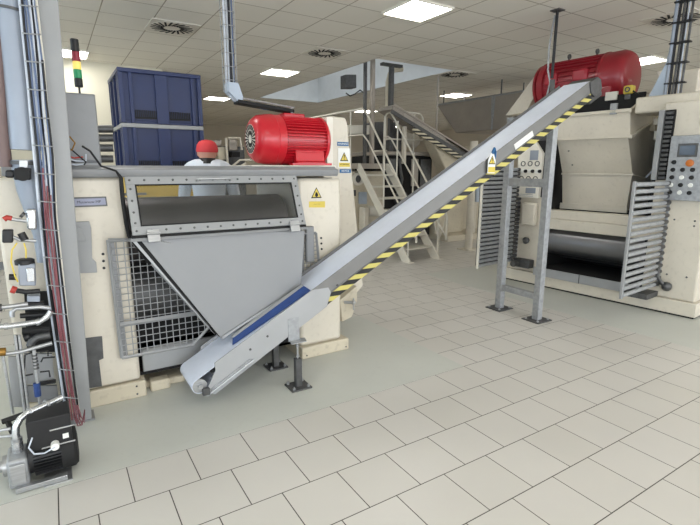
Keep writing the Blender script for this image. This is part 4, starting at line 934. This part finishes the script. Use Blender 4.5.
# control panel left: pointed top
cp = mb2(); cp.plate([(-.05, -.0, 1.14), (-.05, -.325, 1.14), (-.05, -.335, 1.70), (-.05, -.23, 1.84), (-.05, -.12, 1.84), (-.05, .01, 1.71)], (.08, 0, 0)); cp = cp.build('control_panel', 'white', ref, .006)
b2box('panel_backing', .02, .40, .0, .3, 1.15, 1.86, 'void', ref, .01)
q = mb2(); q.box((-.054, -.28, 1.62), (-.05, -.165, 1.74)); q.build('display', 'solenoid', cp)
for r_, zz in ((0, 1.575), (1, 1.48), (2, 1.385)):
    for k in range(3):
        yy = -.075-.1*k if r_ != 2 else -.065-.1*k
        if r_ == 1:
            q = mb2(); q.lathe((-.05, yy, zz), (-1, 0, 0), [(0, .026), (.006, .026), (.006, .018), (.012, .016)], 16); q.build('push_button', 'labelw', cp)
            q = mb2(); q.lathe((-.05, yy-.045, zz), (-1, 0, 0), [(0, .022), (.02, .02), (.022, .01)], 16); q.build('push_button', 'ink', cp)
        else:
            q = mb2(); q.lathe((-.05, yy, zz), (-1, 0, 0), [(0, .034), (.005, .034), (.005, .024), (0, .024)], 20, caps=False); o = q.build('gauge_ring', 'darksteel', cp)
q = mb2(); q.box((-.054, -.28, 1.20), (-.05, -.14, 1.27)); q.box((-.054, -.25, 1.16), (-.05, -.03, 1.165)); q.box((-.054, -.25, 1.18), (-.05, -.03, 1.185)); q.build('display', 'solenoid', cp)
# control panel right
cq = b2box('control_panel', 1.745, 2.10, -.07, 0, 1.20, 1.84, 'galv', ref, .006)
q = mb2(); q.box((-.075, -1.99, 1.63), (-.07, -1.82, 1.76)); q.build('screen_bezel', 'darksteel', cq); q = mb2(); q.box((-.079, -1.97, 1.65), (-.075, -1.84, 1.74)); q.build('display', 'screen', cq)
q = mb2(); q.lathe((-.07, -1.94, 1.57), (-1, 0, 0), [(0, .035), (.02, .033), (.024, .02)], 18); q.build('push_button', 'orange', cq)
for i in range(5):
    for k in range(3):
        if i == 0 and k > 0: continue
        q = mb2(); y_ = -1.80-.085*k; z_ = 1.58-.075*i
        q.lathe((-.07, y_, z_), (-1, 0, 0), [(0, .022), (.012, .02), (.014, .01)], 12); q.build('push_button', 'ink' if (i+k) % 2 == 0 or i < 2 else 'labelw', cq)
b2box('pipe_cluster', 2.12, 2.2, .0, .3, 1.25, 1.7, 'darksteel', ref, .02)
# hopper
hp = mb2(); th = .012
A_ = [(.15, -.33, 2.17), (.15, -1.226, 2.17), (.66, -1.226, 2.39), (.66, -.33, 2.39)]       # rim
B_ = [(.15, -.33, 1.885), (.15, -1.26, 1.885), (.80, -1.26, 2.12), (.80, -.33, 2.12)]      # ledge
C_ = [(.15, -.36, 1.86), (.15, -1.24, 1.86), (.82, -1.24, 2.08), (.82, -.36, 2.08)]
D_ = [(.34, -.40, 1.46), (.34, -1.25, 1.46), (1.02, -1.25, 1.40), (1.02, -.40, 1.40)]
E2 = [(.36, -.43, 1.03), (.36, -1.22, 1.03), (.9, -1.22, 1.03), (.9, -.43, 1.03)]
def ring(q, P_, Q_):
    a = [q.bm.verts.new(V(p)) for p in P_]; c = [q.bm.verts.new(V(p)) for p in Q_]
    for i in range(4): q.bm.faces.new([a[i], a[(i+1) % 4], c[(i+1) % 4], c[i]])
hp = thing('feed_hopper', 'cream stepped feed hopper under the upper end of the conveyor', 'hopper', tuple(P2(.8, .5, 1.03)), RZ)
def skin4(name, P_, Q_, parent=hp, mt='cream'):
    q = mb2(); ring(q, P_, Q_); o = q.build(name, mt, parent, sharp=3); s = o.modifiers.new('solid', 'SOLIDIFY'); s.thickness = .01; s.offset = -1
    for p_ in o.data.polygons: p_.use_smooth = False
    return o
skin4('upper_shell', A_, B_); skin4('middle_shell', C_, D_); skin4('lower_shell', D_, E2)
def flange(name, P_, w, h_):
    q = mb2(); P_ = [V(p) for p in P_]; cc = sum(P_, V())/4
    for i in range(4):
        a, c = P_[i], P_[(i+1) % 4]; n_ = V(((a+c)/2-cc)); n_.z = 0
        n_ = V((n_.x, 0, 0)) if abs((c-a).y) > abs((c-a).x) else V((0, n_.y, 0)); n_.normalize()
        d_ = (c-a).normalized()*w
        q.plate([a-d_, c+d_, c+d_+n_*w, a-d_+n_*w], (0, 0, h_))
    return q.build(name, 'cream', hp, .003)
flange('rim', A_, .03, -.035); flange('flange', B_, .035, -.03); flange('flange', D_, .022, -.022)
q = mb2(); P_ = [V(p) for p in E2]; q.box((.33, -1.24, 1.00), (.36, -.41, 1.075)); q.build('outlet_lip', 'cream', hp, .004)
for s, z in ((.53, 1.73), (.55, 1.56)):
    d = .15+(1.86-z)/(.4)*.19; q = mb2(); q.lathe((d, -s, z), (-1, 0, .4), [(0, .012), (.006, .01)], 8); q.build('bolt', 'darksteel', hp)
for s in (.60, 1.0):
    q = mb2(); q.tube([(.168, -s, 1.83), (.325, -s-.0, 1.50)], .0025, 4); q.build('seam', 'cream2', hp)
b2box('latch', 1.02, 1.09, .12, .16, 2.12, 2.24, 'galv', hp, .004)
q = mb2(); q.plate([(.16, -.34, 2.175), (.16, -1.2, 2.175), (.64, -1.2, 2.375), (.64, -.34, 2.375)], (0, 0, -.02)); q.bm.clear(); q.box((.62, -1.17, 2.2), (.65, -.34, 2.40)); q.build('splash_plate', 'rubber', hp)  # dark sheet, shade inside the open hopper put into its colour
# boxes between the hopper and the right column
b2box('junction_box', 1.36, 1.50, .5, .7, 1.84, 1.94, 'white', ref, .006); b2box('junction_box', 1.36, 1.52, .45, .7, 2.0, 2.07, 'cream', ref, .006)
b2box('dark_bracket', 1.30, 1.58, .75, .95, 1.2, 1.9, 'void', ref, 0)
q = mb2(); q.tube([(.6, -1.45, 1.75), (.5, -1.47, 1.6), (.45, -1.42, 1.5), (.5, -1.34, 1.42)], .01, 8); q.build('hose', 'cablew', ref)
q = mb2(); q.ball((.5, -1.44, 1.99), .05, 10); q.build('knob', 'black', ref)
# motor plinth at the back
b2box('motor_plinth', -.5, 1.30, .68, 1.3, 1.95, 2.33, 'cream2', ref)
b2box('belt_cover', 1.40, 1.60, .86, 1.2, 2.18, 2.62, 'cream', ref, .01)
q = mb2(); q.plate([(.9, .93, 2.32), (.9, .46, 2.85), (.9, .27, 2.845), (.9, .58, 2.33)], (.2, 0, 0)); q.build('belt_guard', 'cream', ref, .008)
q = mb2(); q.plate([(.95, -1.13, 2.66), (.95, -1.26, 2.68), (.95, -1.42, 2.30), (.95, -1.28, 2.30)], (.15, 0, 0)); q.build('belt_guard', 'cream', ref, .008)
b2box('cream_tab', .72, .86, .60, .64, 2.34, 2.44, 'white', ref, .004)
# guards
def guard(s, d0, d1, z0, z1, n, lbl, lean=0.):
    g = thing('side_guard', lbl, 'machine guard', tuple(P2(s, (d0+d1)/2, z0)), RZ)
    q = mb2(); q.box((d0-.02, -s-.012, z0-.01), (d0+.012, -s+.012, z1+.01)); q.build('front_post', 'white' if n > 20 else 'lgrey', g, .002)
    q = mb2(); q.box((d1-.012, -s-.012, z0-.01), (d1+.02, -s+.012, z1+.01)); q.build('rear_post', 'galv', g, .002)
    bar = None
    for i in range(n):
        z = z0+.02+(z1-z0-.04)*i/(n-1)
        if bar is None:
            q = mb2(); q.tube([(d0, -s, z), (d1, -s, z)], .0215, 10); bar = q.build('bar', 'galv', g); zz = z
            q = mb2(); q.tube([(d1-.10, -s, z), (d1+.005, -s, z)], .024, 10); q.build('bar_sleeve', 'darksteel', bar)
        else:
            c = bar.copy(); COL.objects.link(c); c.location = (0, 0, z-zz)
            for ch_ in bar.children: e = ch_.copy(); COL.objects.link(e); e.parent = c
    return g
guard(1.781, -.86, -.01, .29, 1.39, 17, 'barred steel guard in front of the right column of the refining machine')
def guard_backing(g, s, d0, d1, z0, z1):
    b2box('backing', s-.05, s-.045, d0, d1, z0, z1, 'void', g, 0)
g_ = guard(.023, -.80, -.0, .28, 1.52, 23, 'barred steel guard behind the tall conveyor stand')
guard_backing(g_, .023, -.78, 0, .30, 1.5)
# tall edge post with toothed strip above right guard
ep = thing('edge_post', 'tall pale post with a toothed black strip beside the right control panel', 'post', tuple(P2(1.66, -.02, .2)), RZ)
b2box('post', 1.60, 1.65, -.06, -.01, 1.40, 2.1, 'lgrey', ep, .004); b2box('strip', 1.655, 1.74, -.03, -.005, 1.40, 2.1, 'void', ep, 0)
q = mb2()
for k in range(15): q.box((-.06, -1.73, 1.41+k*.046), (-.03, -1.665, 1.437+k*.046))
q.build('teeth', 'darksteel', ep, .003)

# motor 2
a2, b2_ = P2(.88, .93, 2.655), P2(-.28, .93, 2.655)
ax2 = (b2_-a2).normalized(); L2 = (b2_-a2).length; r2 = .315
m2 = thing('electric_motor', 'dark red large electric motor on top of the right machine', 'electric motor', (a2.x+ax2.x*L2/2, a2.y+ax2.y*L2/2, 2.33))
q = MB(); q.lathe(a2, ax2, [(0, .0), (.0, r2*.7), (.02, r2*.86), (.06, r2*.95), (.10, r2), (.28, r2), (.285, r2*1.03), (.31, r2*1.03), (.315, r2*.93), (L2-.12, r2*.93), (L2-.11, r2*1.02), (L2-.03, r2*1.02), (L2, r2*.7), (L2, 0)], 40, caps=False); q.build('body', 'dred', m2)
q = MB()
for k in range(30):
    a = 2*PI*k/30; z_ = V((0, 0, 1)); sd_ = z_.cross(ax2).normalized(); d = sd_*math.cos(a)+z_*math.sin(a); tn = (-sd_*math.sin(a)+z_*math.cos(a))*.006
    p0 = a2+ax2*.34+d*r2*.91; q.plate([p0-tn, p0+tn, p0+tn+d*.03, p0-tn+d*.03], ax2*(L2-.47))
q.build('cooling_fins', 'dred', m2)
sdn = V((0, 0, 1)).cross(ax2).normalized(); 
if sdn.x > 0: sdn = -sdn
for t_, w in ((.52, .2), (.92, .18)):
    q = MB(); c = a2+ax2*t_+sdn*(r2*.93)+V((0, 0, .04)); R = Matrix((ax2, sdn, V((0, 0, 1)))).transposed()
    q.cb(c, (w, .09, .16), R); q.build('terminal_cover', 'mred', m2, .03)
for t_ in (.48, .86):
    q = MB(); c = a2+ax2*t_+V((0, 0, r2*.95)); q.cyl(c, c+V((0, 0, .05)), .014, 8); q.lathe(c+V((0, -.012, .065)), (0, 1, 0), [(0, .02), (0, .032), (.02, .032), (.02, .02)], 14); q.build('lifting_eye', 'darksteel', m2)
c0 = a2+ax2*.12; c1 = a2+ax2*(L2-.15)
for s_ in (-1, 1): q = MB(); q.plate([c0+sdn*s_*.14+V((0, 0, -.32)), c0+sdn*s_*.30+V((0, 0, -.32)), c0+sdn*s_*.28+V((0, 0, -.1)), c0+sdn*s_*.20+V((0, 0, -.1))], c1-c0); q.build('foot', 'dred', m2, .004)
q = MB(); q.lathe(a2+ax2*(L2-.02), ax2, [(0, r2*.75), (.03, r2*.95), (.06, r2*.95), (.09, r2*.5)], 30); q.build('flange', 'dred', m2)
# yellow device
yd = thing('yellow_sensor', 'small yellow sensor box beside the dark red motor', 'sensor', tuple(P2(.98, .6, 2.33)), RZ)
b2box('body', .93, 1.04, .58, .68, 2.39, 2.49, 'yellow', yd, .02); b2box('mount', .95, 1.02, .60, .66, 2.33, 2.39, 'darksteel', yd, .004)
q = mb2(); q.lathe((.58, -.985, 2.44), (-1, 0, 0), [(0, .03), (.01, .03), (.01, .018), (0, .018)], 16, caps=False); q.build('lens', 'darksteel', yd)
q = mb2(); q.tube([(.6, -1.04, 2.42), (.6, -1.12, 2.36), (.58, -1.3, 2.29), (.5, -1.42, 2.31)], .009, 8); q.build('lead', 'cablek', yd)

# cable riser at the far right
cr_ = thing('cable_riser', 'bundle of grey cables with a pale blue plate rising to the ceiling at the right', 'cable riser', tuple(P2(1.40, .45, 2.27)), RZ)
for k, (ds, mt, r) in enumerate(((0, 'pipe', .018), (.035, 'cablek', .014), (.062, 'darksteel', .012), (.085, 'cablek', .010), (.11, 'cablew', .008), (.13, 'darksteel', .012))):
    p0, p1 = P2(1.50+ds, .3+.008*k, 2.27), P2(1.50+ds, .32+.008*k, CH); q = MB(); q.tube([p0, p0.lerp(p1, .5)+V((0, .01*math.sin(k*2), 0)), p1], r, 8); q.build('cable' if k else 'pipe', mt, cr_)
q = mb2(); q.plate([(.3, -1.33, 2.27), (.3, -1.50, 2.27), (.3, -1.50, 2.85), (.3, -1.47, 2.62)], (.01, 0, 0)); q.build('gusset', 'frost', cr_)
for z in (2.4, 2.6, 2.8, 3.0, 3.2): q = mb2(); q.box((.27, -1.67, z), (.36, -1.485, z+.012)); q.build('tie', 'black', cr_)
b2box('console_cover', 1.95, 2.5, -.02, .3, 1.92, 2.12, 'cream', ref, .03)

# pole to the ceiling with hose
pl = thing('ceiling_pole', 'dark pole with a hose dropping from the ceiling to the dark red motor', 'pole', (5.24, 3.80, 2.6))
x_, y_ = 5.24, 3.80
zb = at('X', 5.24, 553, 78).z
q = MB(); q.cyl((x_, y_, zb), (x_, y_, CH), .017, 12); q.build('tube', 'cablek', pl)
q = MB(); q.box((x_-.06, y_-.06, CH-.012), (x_+.06, y_+.06, CH)); q.build('ceiling_plate', 'darksteel', pl)
q = MB(); q.tube([(x_-.0, y_+.03, CH-.05), (x_-.02, y_+.06, CH-.4), (x_-.02, y_+.05, zb+.1), (x_, y_+.02, zb-.05), (x_+.01, y_+.06, zb-.2), (x_, y_+.14, zb-.28)], .011, 8); q.build('hose', 'galv', pl)
q = MB(); q.tube([(x_+.01, y_+.0, zb-.02), (x_+.0, y_-.02, zb-.18), (x_+.04, y_+.05, zb-.27), (x_+.03, y_+.12, zb-.32)], .03, 10); q.build('gland', 'darksteel', pl)

# ================================================================= STAIR, PLATFORM, BACKGROUND
DZ = 1.60; DT = 1.84
st = thing('access_stair', 'white steel stair with handrails leading up to the platform behind', 'stair', (5.14, 6.6, 0))
YS0 = 5.87; sl = 1.065; YS1 = YS0+DZ/sl
for x in (4.82, 5.46):
    q = MB(); q.plate([(x-.012, YS0, 0), (x-.012, YS0+.2, 0), (x-.012, YS1+.1, DZ-.1), (x-.012, YS1+.1, DZ), (x-.012, YS1, DZ), (x-.012, YS0, .04)], (.024, 0, 0)); q.build('stringer', 'white', st, .002)
    q = MB(); q.box((x-.05, YS0-.05, 0), (x+.05, YS0+.12, .01)); q.build('foot_plate', 'white', st)
for i in range(7):
    z = .2*(i+1); y = YS0+z/sl
    q = MB(); q.box((4.832, y-.02, z-.03), (5.448, y+.2, z)); q.build('tread', 'rail', st, .003)
def handrail(x, y0, top, name):
    yt = 7.28 if x < 5 else 7.40
    q = MB()
    if x < 5:
        q.tube([(x, y0, .35), (x, y0, .72), (x, y0+.06, .86), (x, 5.95, .99), (x, 7.18, 2.47)] + arc((x, 7.36, 2.36), .19, 140, 90, 4, (0, 1, 0), (0, 0, 1)) + [(x, 9.6, 2.56)], .017, 8)
    else:
        q.tube([(x, y0, .35), (x, y0, .72), (x, y0+.06, .86), (x, 5.95, .93), (x, 7.22, 2.42)] + arc((x, 7.38, 2.40), .13, 150, 0, 8, (0, 1, 0), (0, 0, 1)) + [(x, 7.52, DZ)], .017, 8)
    q.build('handrail', 'rail', st)
    q = MB()
    if x < 5: q.tube([(x, y0, .40), (x, 7.12, 1.98), (x, 7.28, 2.10), (x, 9.6, 2.13)], .014, 8)
    else: q.tube([(x, y0, .40), (x, 7.20, 1.95), (x, 7.30, 2.06), (x, 7.40, 2.10), (x, 7.52, 2.10)], .014, 8)
    q.build('mid_rail', 'rail', st)
    for y in (5.92, 6.62) + ((7.70, 9.0) if x < 5 else (7.1,)):
        z = 0.05+(y-YS0)*sl if y < 7.2 else DZ; zt = (2.56 if y > 7.5 else .99+(y-5.95)*1.19)
        q = MB(); q.tube([(x, y, z), (x, y, zt)], .014, 8); q.build('baluster', 'rail', st)
handrail(4.82, 5.72, 2.55, ''); handrail(5.46, 5.72, 2.5, '')
pf = thing('platform', 'raised steel platform at the head of the white stair', 'platform', (6, 8.5, 0))
q = MB(); q.box((4.78, 7.42, DZ-.1), (5.56, 9.8, DZ)); q.build('deck', 'stain', pf, .004)
for x, y in ((4.9, 9.7), (5.48, 9.7), (5.48, 8.7)): q = MB(); q.box((x-.05, y-.05, 0), (x+.05, y+.05, DZ-.1)); q.build('leg', 'cream2', pf)
for x0, x1, y in ((5.83, 6.35, 7.72),):
    q = MB(); q.tube([(x0-.2, y, DT), (x0-.2, y, 2.45)] + arc((x0-.08, y, 2.5), .12, 180, 90, 4, (1, 0, 0), (0, 0, 1)) + [(6.5, y, 2.60), (6.58, y, 2.52), (6.58, y, 2.08), (5.65, y, 2.08)], .017, 8); q.build('guard_rail', 'rail', pf)
    q = MB(); q.tube([(6.35, y, DT), (6.35, y, 2.6)], .015, 8); q.build('guard_post', 'rail', pf)
# tall posts into the ceiling recess
for x, y, r, mt, lb, zt in ((4.97, 7.45, .026, 'darksteel', 'dark thin post left of the three, rising into the ceiling recess', CH+.9), (5.20, 7.55, .035, 'stain', 'pale steel post, middle of the three rising into the ceiling recess', CH+.9), (5.80, 7.78, .04, 'darksteel', 'dark post with a cross bar at its top, in front of the ceiling recess', CH+.10)):
    q = MB(); q.box((x-r, y-r, DZ if x < 5.5 else DT), (x+r, y+r, zt)); 
    if x > 5.5: q.box((x-.24, y-.05, zt), (x+.24, y+.05, zt+.05))
    o = q.build('support_post', mt, None, .004); tag(o, lb, 'post')
q = MB(); yy = 7.9; q.tube([at('Y', yy, 386, 140), at('Y', yy, 387.5, 110), at('Y', yy, 388, 82), at('Y', yy, 390, 74), at('Y', yy, 394, 70), at('Y', yy, 402, 69)], .05, 14); tag(q.build('bent_pipe', 'cream2'), 'cream pipe with a bend under the ceiling recess', 'pipe')
sp = thing('wall_speaker', 'dark square box with a dangling cable hung below the ceiling recess', 'speaker', at('Y', 8.4, 351, 88))
pbox('housing', 'darksteel', 345.5, 74.5, 356.5, 88, sp, 8.4, .2, .01); ppart('cable', 'cablek', ((346, 93), (350, 96), (355, 94), (360, 90), (364, 93)), .012, sp, 8.4, 6)
q = MB(); p = at('Y', 8.5, 351, 75); q.cyl((p.x, 8.5, p.z), (p.x, 8.5, CH), .015, 8); q.build('bracket', 'darksteel', sp)

# background dough machine on and under the platform
bm_ = thing('background_machine', 'dark machine with cream covers right of the white stair head', 'machine', (6.2, 8.3, 0))
q = MB(); q.box((5.60, 7.70, .1), (6.85, 8.9, 1.76)); q.build('machine_body', 'void', bm_, .01)
q = MB(); q.box((5.58, 7.66, 1.77), (6.9, 8.95, DT)); q.build('top_slab', 'stain', bm_, .006)
for x0_, x1_, mt_ in ((5.66, 5.90, 'darksteel'), (6.28, 6.46, 'stain'), (6.52, 6.80, 'darksteel')):
    q = MB(); q.box((x0_, 7.67, 1.15), (x1_, 7.70, 1.70)); q.build('panel', mt_, bm_, .006)
q = MB(); q.cyl((6.0, 7.6, .9), (6.0, 7.68, .9), .16, 20); q.cyl((6.35, 7.6, .8), (6.35, 7.68, .8), .1, 20); q.build('hub_cover', 'darksteel', bm_)
q = MB(); q.tube([(5.95, 7.66, 1.7), (5.95, 7.62, 1.5), (6.0, 7.62, 1.3), (5.98, 7.66, 1.1)], .03, 8); q.build('hose', 'darksteel', bm_)
q = MB(); q.lathe((6.15, 7.9, 2.12), (1, 0, -.15), [(0, .10), (.05, .14), (.4, .14), (.46, .08)], 20); q.build('white_drum', 'cream', bm_)
q = MB(); q.box((5.95, 7.85, DT), (6.15, 8.2, 2.3)); q.build('gear_case', 'darksteel', bm_, .02)
pbox('upper_body', 'darksteel', 374, 122, 396, 160, bm_, 8.5, .3, .02)
pbox('hopper', 'white', 349, 125, 372, 134, bm_, 7.75, .4, .01); pbox('inspection_box', 'cream', 380, 150, 394, 163, bm_, 7.9, .3, .02)
# cream cabinet with ring and little motor below the stair head
cc = thing('process_cabinet', 'cream cabinet with a round port and a small motor left of the white stair', 'cabinet', (5.0, 7.9, 0))
q = MB(); x0 = at('Y', 7.7, 345, 150).x; x1 = at('Y', 7.7, 386, 150).x; q.box((x0, 7.7, .1), (x1, 8.6, 1.46)); q.build('cabinet_body', 'cream2', cc, .02)
q = MB(); q.box((x1+.0, 8.2, .5), (x1+1.6, 9.2, 1.49)); q.build('dark_bay', 'void', cc, .02)
p = at('Y', 7.7, 357.5, 179); q = MB(); q.lathe(p, (0, -1, 0), [(0, .13), (.05, .12), (.05, .075), (.01, .07)], 20, caps=False); q.build('round_port', 'white', cc)
q = MB(); q.lathe(p, (0, -1, 0), [(0, .07), (.012, .07)], 16); q.build('port_glass', 'darksteel', cc)
pbox('socket_panel', 'frost', 359, 192, 367, 204, cc, 7.68, .02, .004); pbox('dark_port', 'darksteel', 350, 190, 356, 196, cc, 7.68, .02, .004)
p = at('Y', 7.4, 368, 211); q = MB(); q.lathe(p, (1, 0, -.05), [(0, .08), (.03, .1), (.28, .1), (.30, .085)], 18); q.build('small_motor', 'white', cc)
q = MB(); q.cyl(p+V((0, .0, 0)), p+V((-.12, 0, 0)), .06, 14); q.box(p+V((-.14, -.08, -.4)), p+V((-.02, .1, .08))); q.build('gear_case', 'cream', cc, .02)
q = MB(); q.lathe(p+V((.301, 0, -.015)), (1, 0, 0), [(0, .07), (.005, .07)], 16); q.build('fan_grille', 'darksteel', cc)
# cream cabinets on the floor right of the stair
fc = thing('floor_cabinet', 'low cream cabinet on a step seen under the inclined conveyor', 'cabinet', (7.2, 8.0, 0))
q = MB(); q.box((6.92, 7.6, .12), (7.75, 8.6, 1.3)); q.build('cabinet_body', 'cream2', fc, .01)
q = MB(); q.box((7.75, 7.9, .12), (8.6, 8.6, 1.5)); q.build('side_body', 'cream2', fc, .01)
q = MB(); q.box((6.92, 7.2, 0), (9.2, 8.7, .12)); q.build('step', 'cream2', fc, .004)
cl = thing('round_column', 'round cream support column with a base plate left of the barred guard', 'column', (6.6, 6.3, 0))
q = MB(); q.cyl((6.6, 6.3, .01), (6.6, 6.3, 2.0), .07, 20); q.build('shaft', 'cream', cl)
q = MB(); q.box((6.45, 6.15, 0), (6.75, 6.45, .015)); q.build('base_plate', 'cream', cl)
q = MB(); q.box((6.66, 6.22, .9), (6.85, 6.4, 1.2)); q.build('box', 'frost', cl, .01)
yb = thing('forked_stand', 'small white forked post beside the foot of the white stair', 'stand', (5.62, 5.97, 0))
q = MB(); x = 5.50; q.tube([(5.52, 5.97, 0), (5.52, 5.97, 1.0)], .016, 8); q.build('post', 'rail', yb)
q = MB(); q.tube([(5.52, 5.97, .32), (5.66, 5.97, .60), (5.68, 5.97, .95)], .015, 8); q.tube([(5.52, 5.97, .32), (5.42, 5.97, .60), (5.38, 5.97, .75)], .015, 8); q.build('fork', 'rail', yb)
# second, descending conveyor on the platform
c2 = thing('rear_conveyor', 'dark grey conveyor sloping down to the right on the platform, hazard striped', 'conveyor', (6.8, 7.4, 0))
p0, p1 = at('Y', 7.15, 394, 104), at('Y', 7.15, 492, 165)
dn = (p1-p0).normalized(); pn = V((dn.z, 0, -dn.x)); pn = -pn if pn.z > 0 else pn
q = MB(); q.plate([p0, p1, p1+pn*.17, p0+pn*.17], (0, .02, 0)); q.build('side_frame', 'darksteel', c2, .003)
q = MB(); q.plate([p0, p1, p1+pn*.03, p0+pn*.03], (0, -.02, 0)); q.build('top_rail', 'stain', c2, .003)
q = MB(); q.plate([p0+pn*.02, p1+pn*.02, p1+pn*.10, p0+pn*.10], (0, .45, 0)); q.build('belt', 'stain', c2)
h0, h1 = p0.lerp(p1, .2), p0.lerp(p1, .8)
q = MB(); q.plate([h0+pn*.17, h1+pn*.17, h1+pn*.26, h0+pn*.26], (0, .02, 0)); q.build('hazard_tape', 'hazard2', c2)
q = MB(); g0, g1 = at('Y', 7.25, 432, 142), at('Y', 7.25, 474, 160); q.plate([at('Y', 7.25, *p) for p in ((432, 140), (446, 141), (462, 150), (468, 156), (474, 146), (477, 146), (477, 160), (456, 176), (446, 170), (438, 152))], (0, .3, 0)); q.build('belt_cover', 'cream2', c2, .02)
for f_ in (.15, .9):
    p = p0.lerp(p1, f_); q = MB(); q.box((p.x-.03, 7.3, DZ if p.x < 7.4 else 0), (p.x+.03, 7.36, p.z-.2)); q.build('leg', 'cream', c2)
# steel trough hanging under ceiling
tf = thing('steel_trough', 'big grey sheet steel trough hanging from rods under the ceiling', 'trough', (8.2, 7.6, 2.4))
X2 = 8.1
T = [at('X', X2, 437, 106), at('X', X2, 560, 84), at('X', X2, 560, 128), at('X', X2, 456, 130)]
T[0].z = T[1].z = (T[0].z+T[1].z)/2; T[2].z = T[3].z = (T[2].z+T[3].z)/2
q = MB(); q.plate(T, (.012, 0, 0)); q.plate([p+V((.9, 0, 0)) for p in T], (.012, 0, 0)); q.plate([T[0], T[3], T[3]+V((.9, 0, 0)), T[0]+V((.9, 0, 0))], (0, -.012, 0)); q.plate([T[2], T[3], T[3]+V((.9, 0, 0)), T[2]+V((.9, 0, 0))], (0, 0, .012)); q.build('shell', 'stain', tf, .002)
q = MB(); pz = at('X', X2, 494, 96); q.tube([(X2-.01, T[0].y, T[0].z), (X2-.01, T[1].y, T[1].z)], .02, 6); q.plate([(X2, pz.y+.04, T[0].z), (X2, pz.y-.04, T[0].z), (X2, pz.y-.01, T[3].z), (X2, pz.y+.01, T[3].z)], (-.03, 0, 0)); q.build('stiffener', 'galv', tf)
for y in (T[0].y-.02, pz.y, T[1].y+.3):
    for dx in (.1, .8): q = MB(); q.cyl((X2+dx, y-.1, T[0].z-.15), (X2+dx, y-.1, CH), .014, 8); q.build('hanger_rod', 'darksteel', tf)
q = MB(); q.cyl((8.5, 7.2, 1.2), (8.5, 7.2, 2.45), .05, 12); q.build('outlet', 'darksteel', tf)
rod = MB(); p = at('Z', CH, 438.5, 76); rod.cyl((p.x, p.y, 1.6), (p.x, p.y, CH), .02, 10); tag(rod.build('thin_post', 'stain'), 'thin steel post from the ceiling to the left end of the hanging trough', 'post')
# far machinery seen between worker and motor
fm = thing('far_machine', 'dark distant machine seen between the worker and the near red motor', 'machine', (3.9, 11.5, 0))
YM = 11.0
def fbox(n_, mt, x0, y0, x1, y1, d=.5, Y=YM, bevel=.02): return pbox(n_, mt, x0, y0, x1, y1, fm, Y, d, bevel)
q = MB(); a0 = at('Y', YM, 212, 160); a1 = at('Y', YM, 245, 160); q.box((a0.x, YM, 0), (a1.x, YM+1, 2.0)); q.build('body', 'darksteel', fm, .02)
fbox('window', 'stain', 229, 139, 238, 151, .1, YM-.2, .03); fbox('cover', 'cream2', 218, 147, 226, 160, .3, YM-.3); fbox('dark_box', 'void', 232, 152, 240, 157, .2, YM-.3, 0); fbox('panel', 'stain', 214, 140, 222, 146, .2, YM-.3)
for pts in (((226, 138), (228, 168)), ((228, 138), (240, 138), (242, 150)), ((230, 168), (240, 160), (262, 160)), ((238, 168), (246, 163))):
    q = MB(); q.tube([at('Y', YM-.4, *p) for p in pts], .025, 6); q.build('rail', 'cream', fm)
fb = thing('far_cabinet', 'long pale cabinet along the far wall behind the near red motor', 'cabinet', (7, 17, 0))
q = MB(); q.box((4.2, 16.5, 0), (7.4, 17.5, 1.75)); q.build('cabinet_body', 'cream2', fb, .02)
q = MB(); q.box((4.4, 16.47, .3), (5.6, 16.5, 1.6)); q.build('door', 'wallfar', fb); q = MB(); q.box((5.9, 16.47, .3), (7.1, 16.5, 1.6)); q.build('door', 'wallfar', fb)

# ================================================================= LIGHT
w = bpy.data.worlds.new('World'); sc.world = w; w.use_nodes = True
bg = w.node_tree.nodes['Background']; bg.inputs[0].default_value = (.62, .78, 1, 1); bg.inputs[1].default_value = 1.0
def area(name, loc, rot, sx, sy, energy, col):
    l = bpy.data.lights.new(name, 'AREA'); l.shape = 'RECTANGLE'; l.size = sx; l.size_y = sy; l.energy = energy; l.color = col
    o = bpy.data.objects.new(name, l); COL.objects.link(o); o.location = loc; o.rotation_euler = rot; return o
# daylight at the left windows; front wall lamps are added to lift machine fronts
for y in (-2.0, 2.0, 6.4): area('window_daylight', (-6.8, y, 1.9), (0, -PI/2, 0), 1.9, 2.7, 45, (.72, .86, 1))
area('skylight', ((RX0+RX1)/2, (RY0+RY1)/2, CH+.95), (0, 0, 0), 1.5, 5.0, 9, (.93, .97, 1))
for x in (-3.5, 1.5, 6.5, 11.5): area('window_daylight', (x, -5.8, 1.75), (PI/2, 0, 0), 4.2, 2.3, 78, (.95, .97, 1))  # added fill behind the camera, brightens the machine fronts

vs = sc.view_settings
vs.view_transform = 'Standard'; vs.look = 'None'; vs.gamma = 1; vs.use_curve_mapping = False; vs.exposure = 0.93
sc.cycles.use_denoising = True
sc.cycles.max_bounces = 8
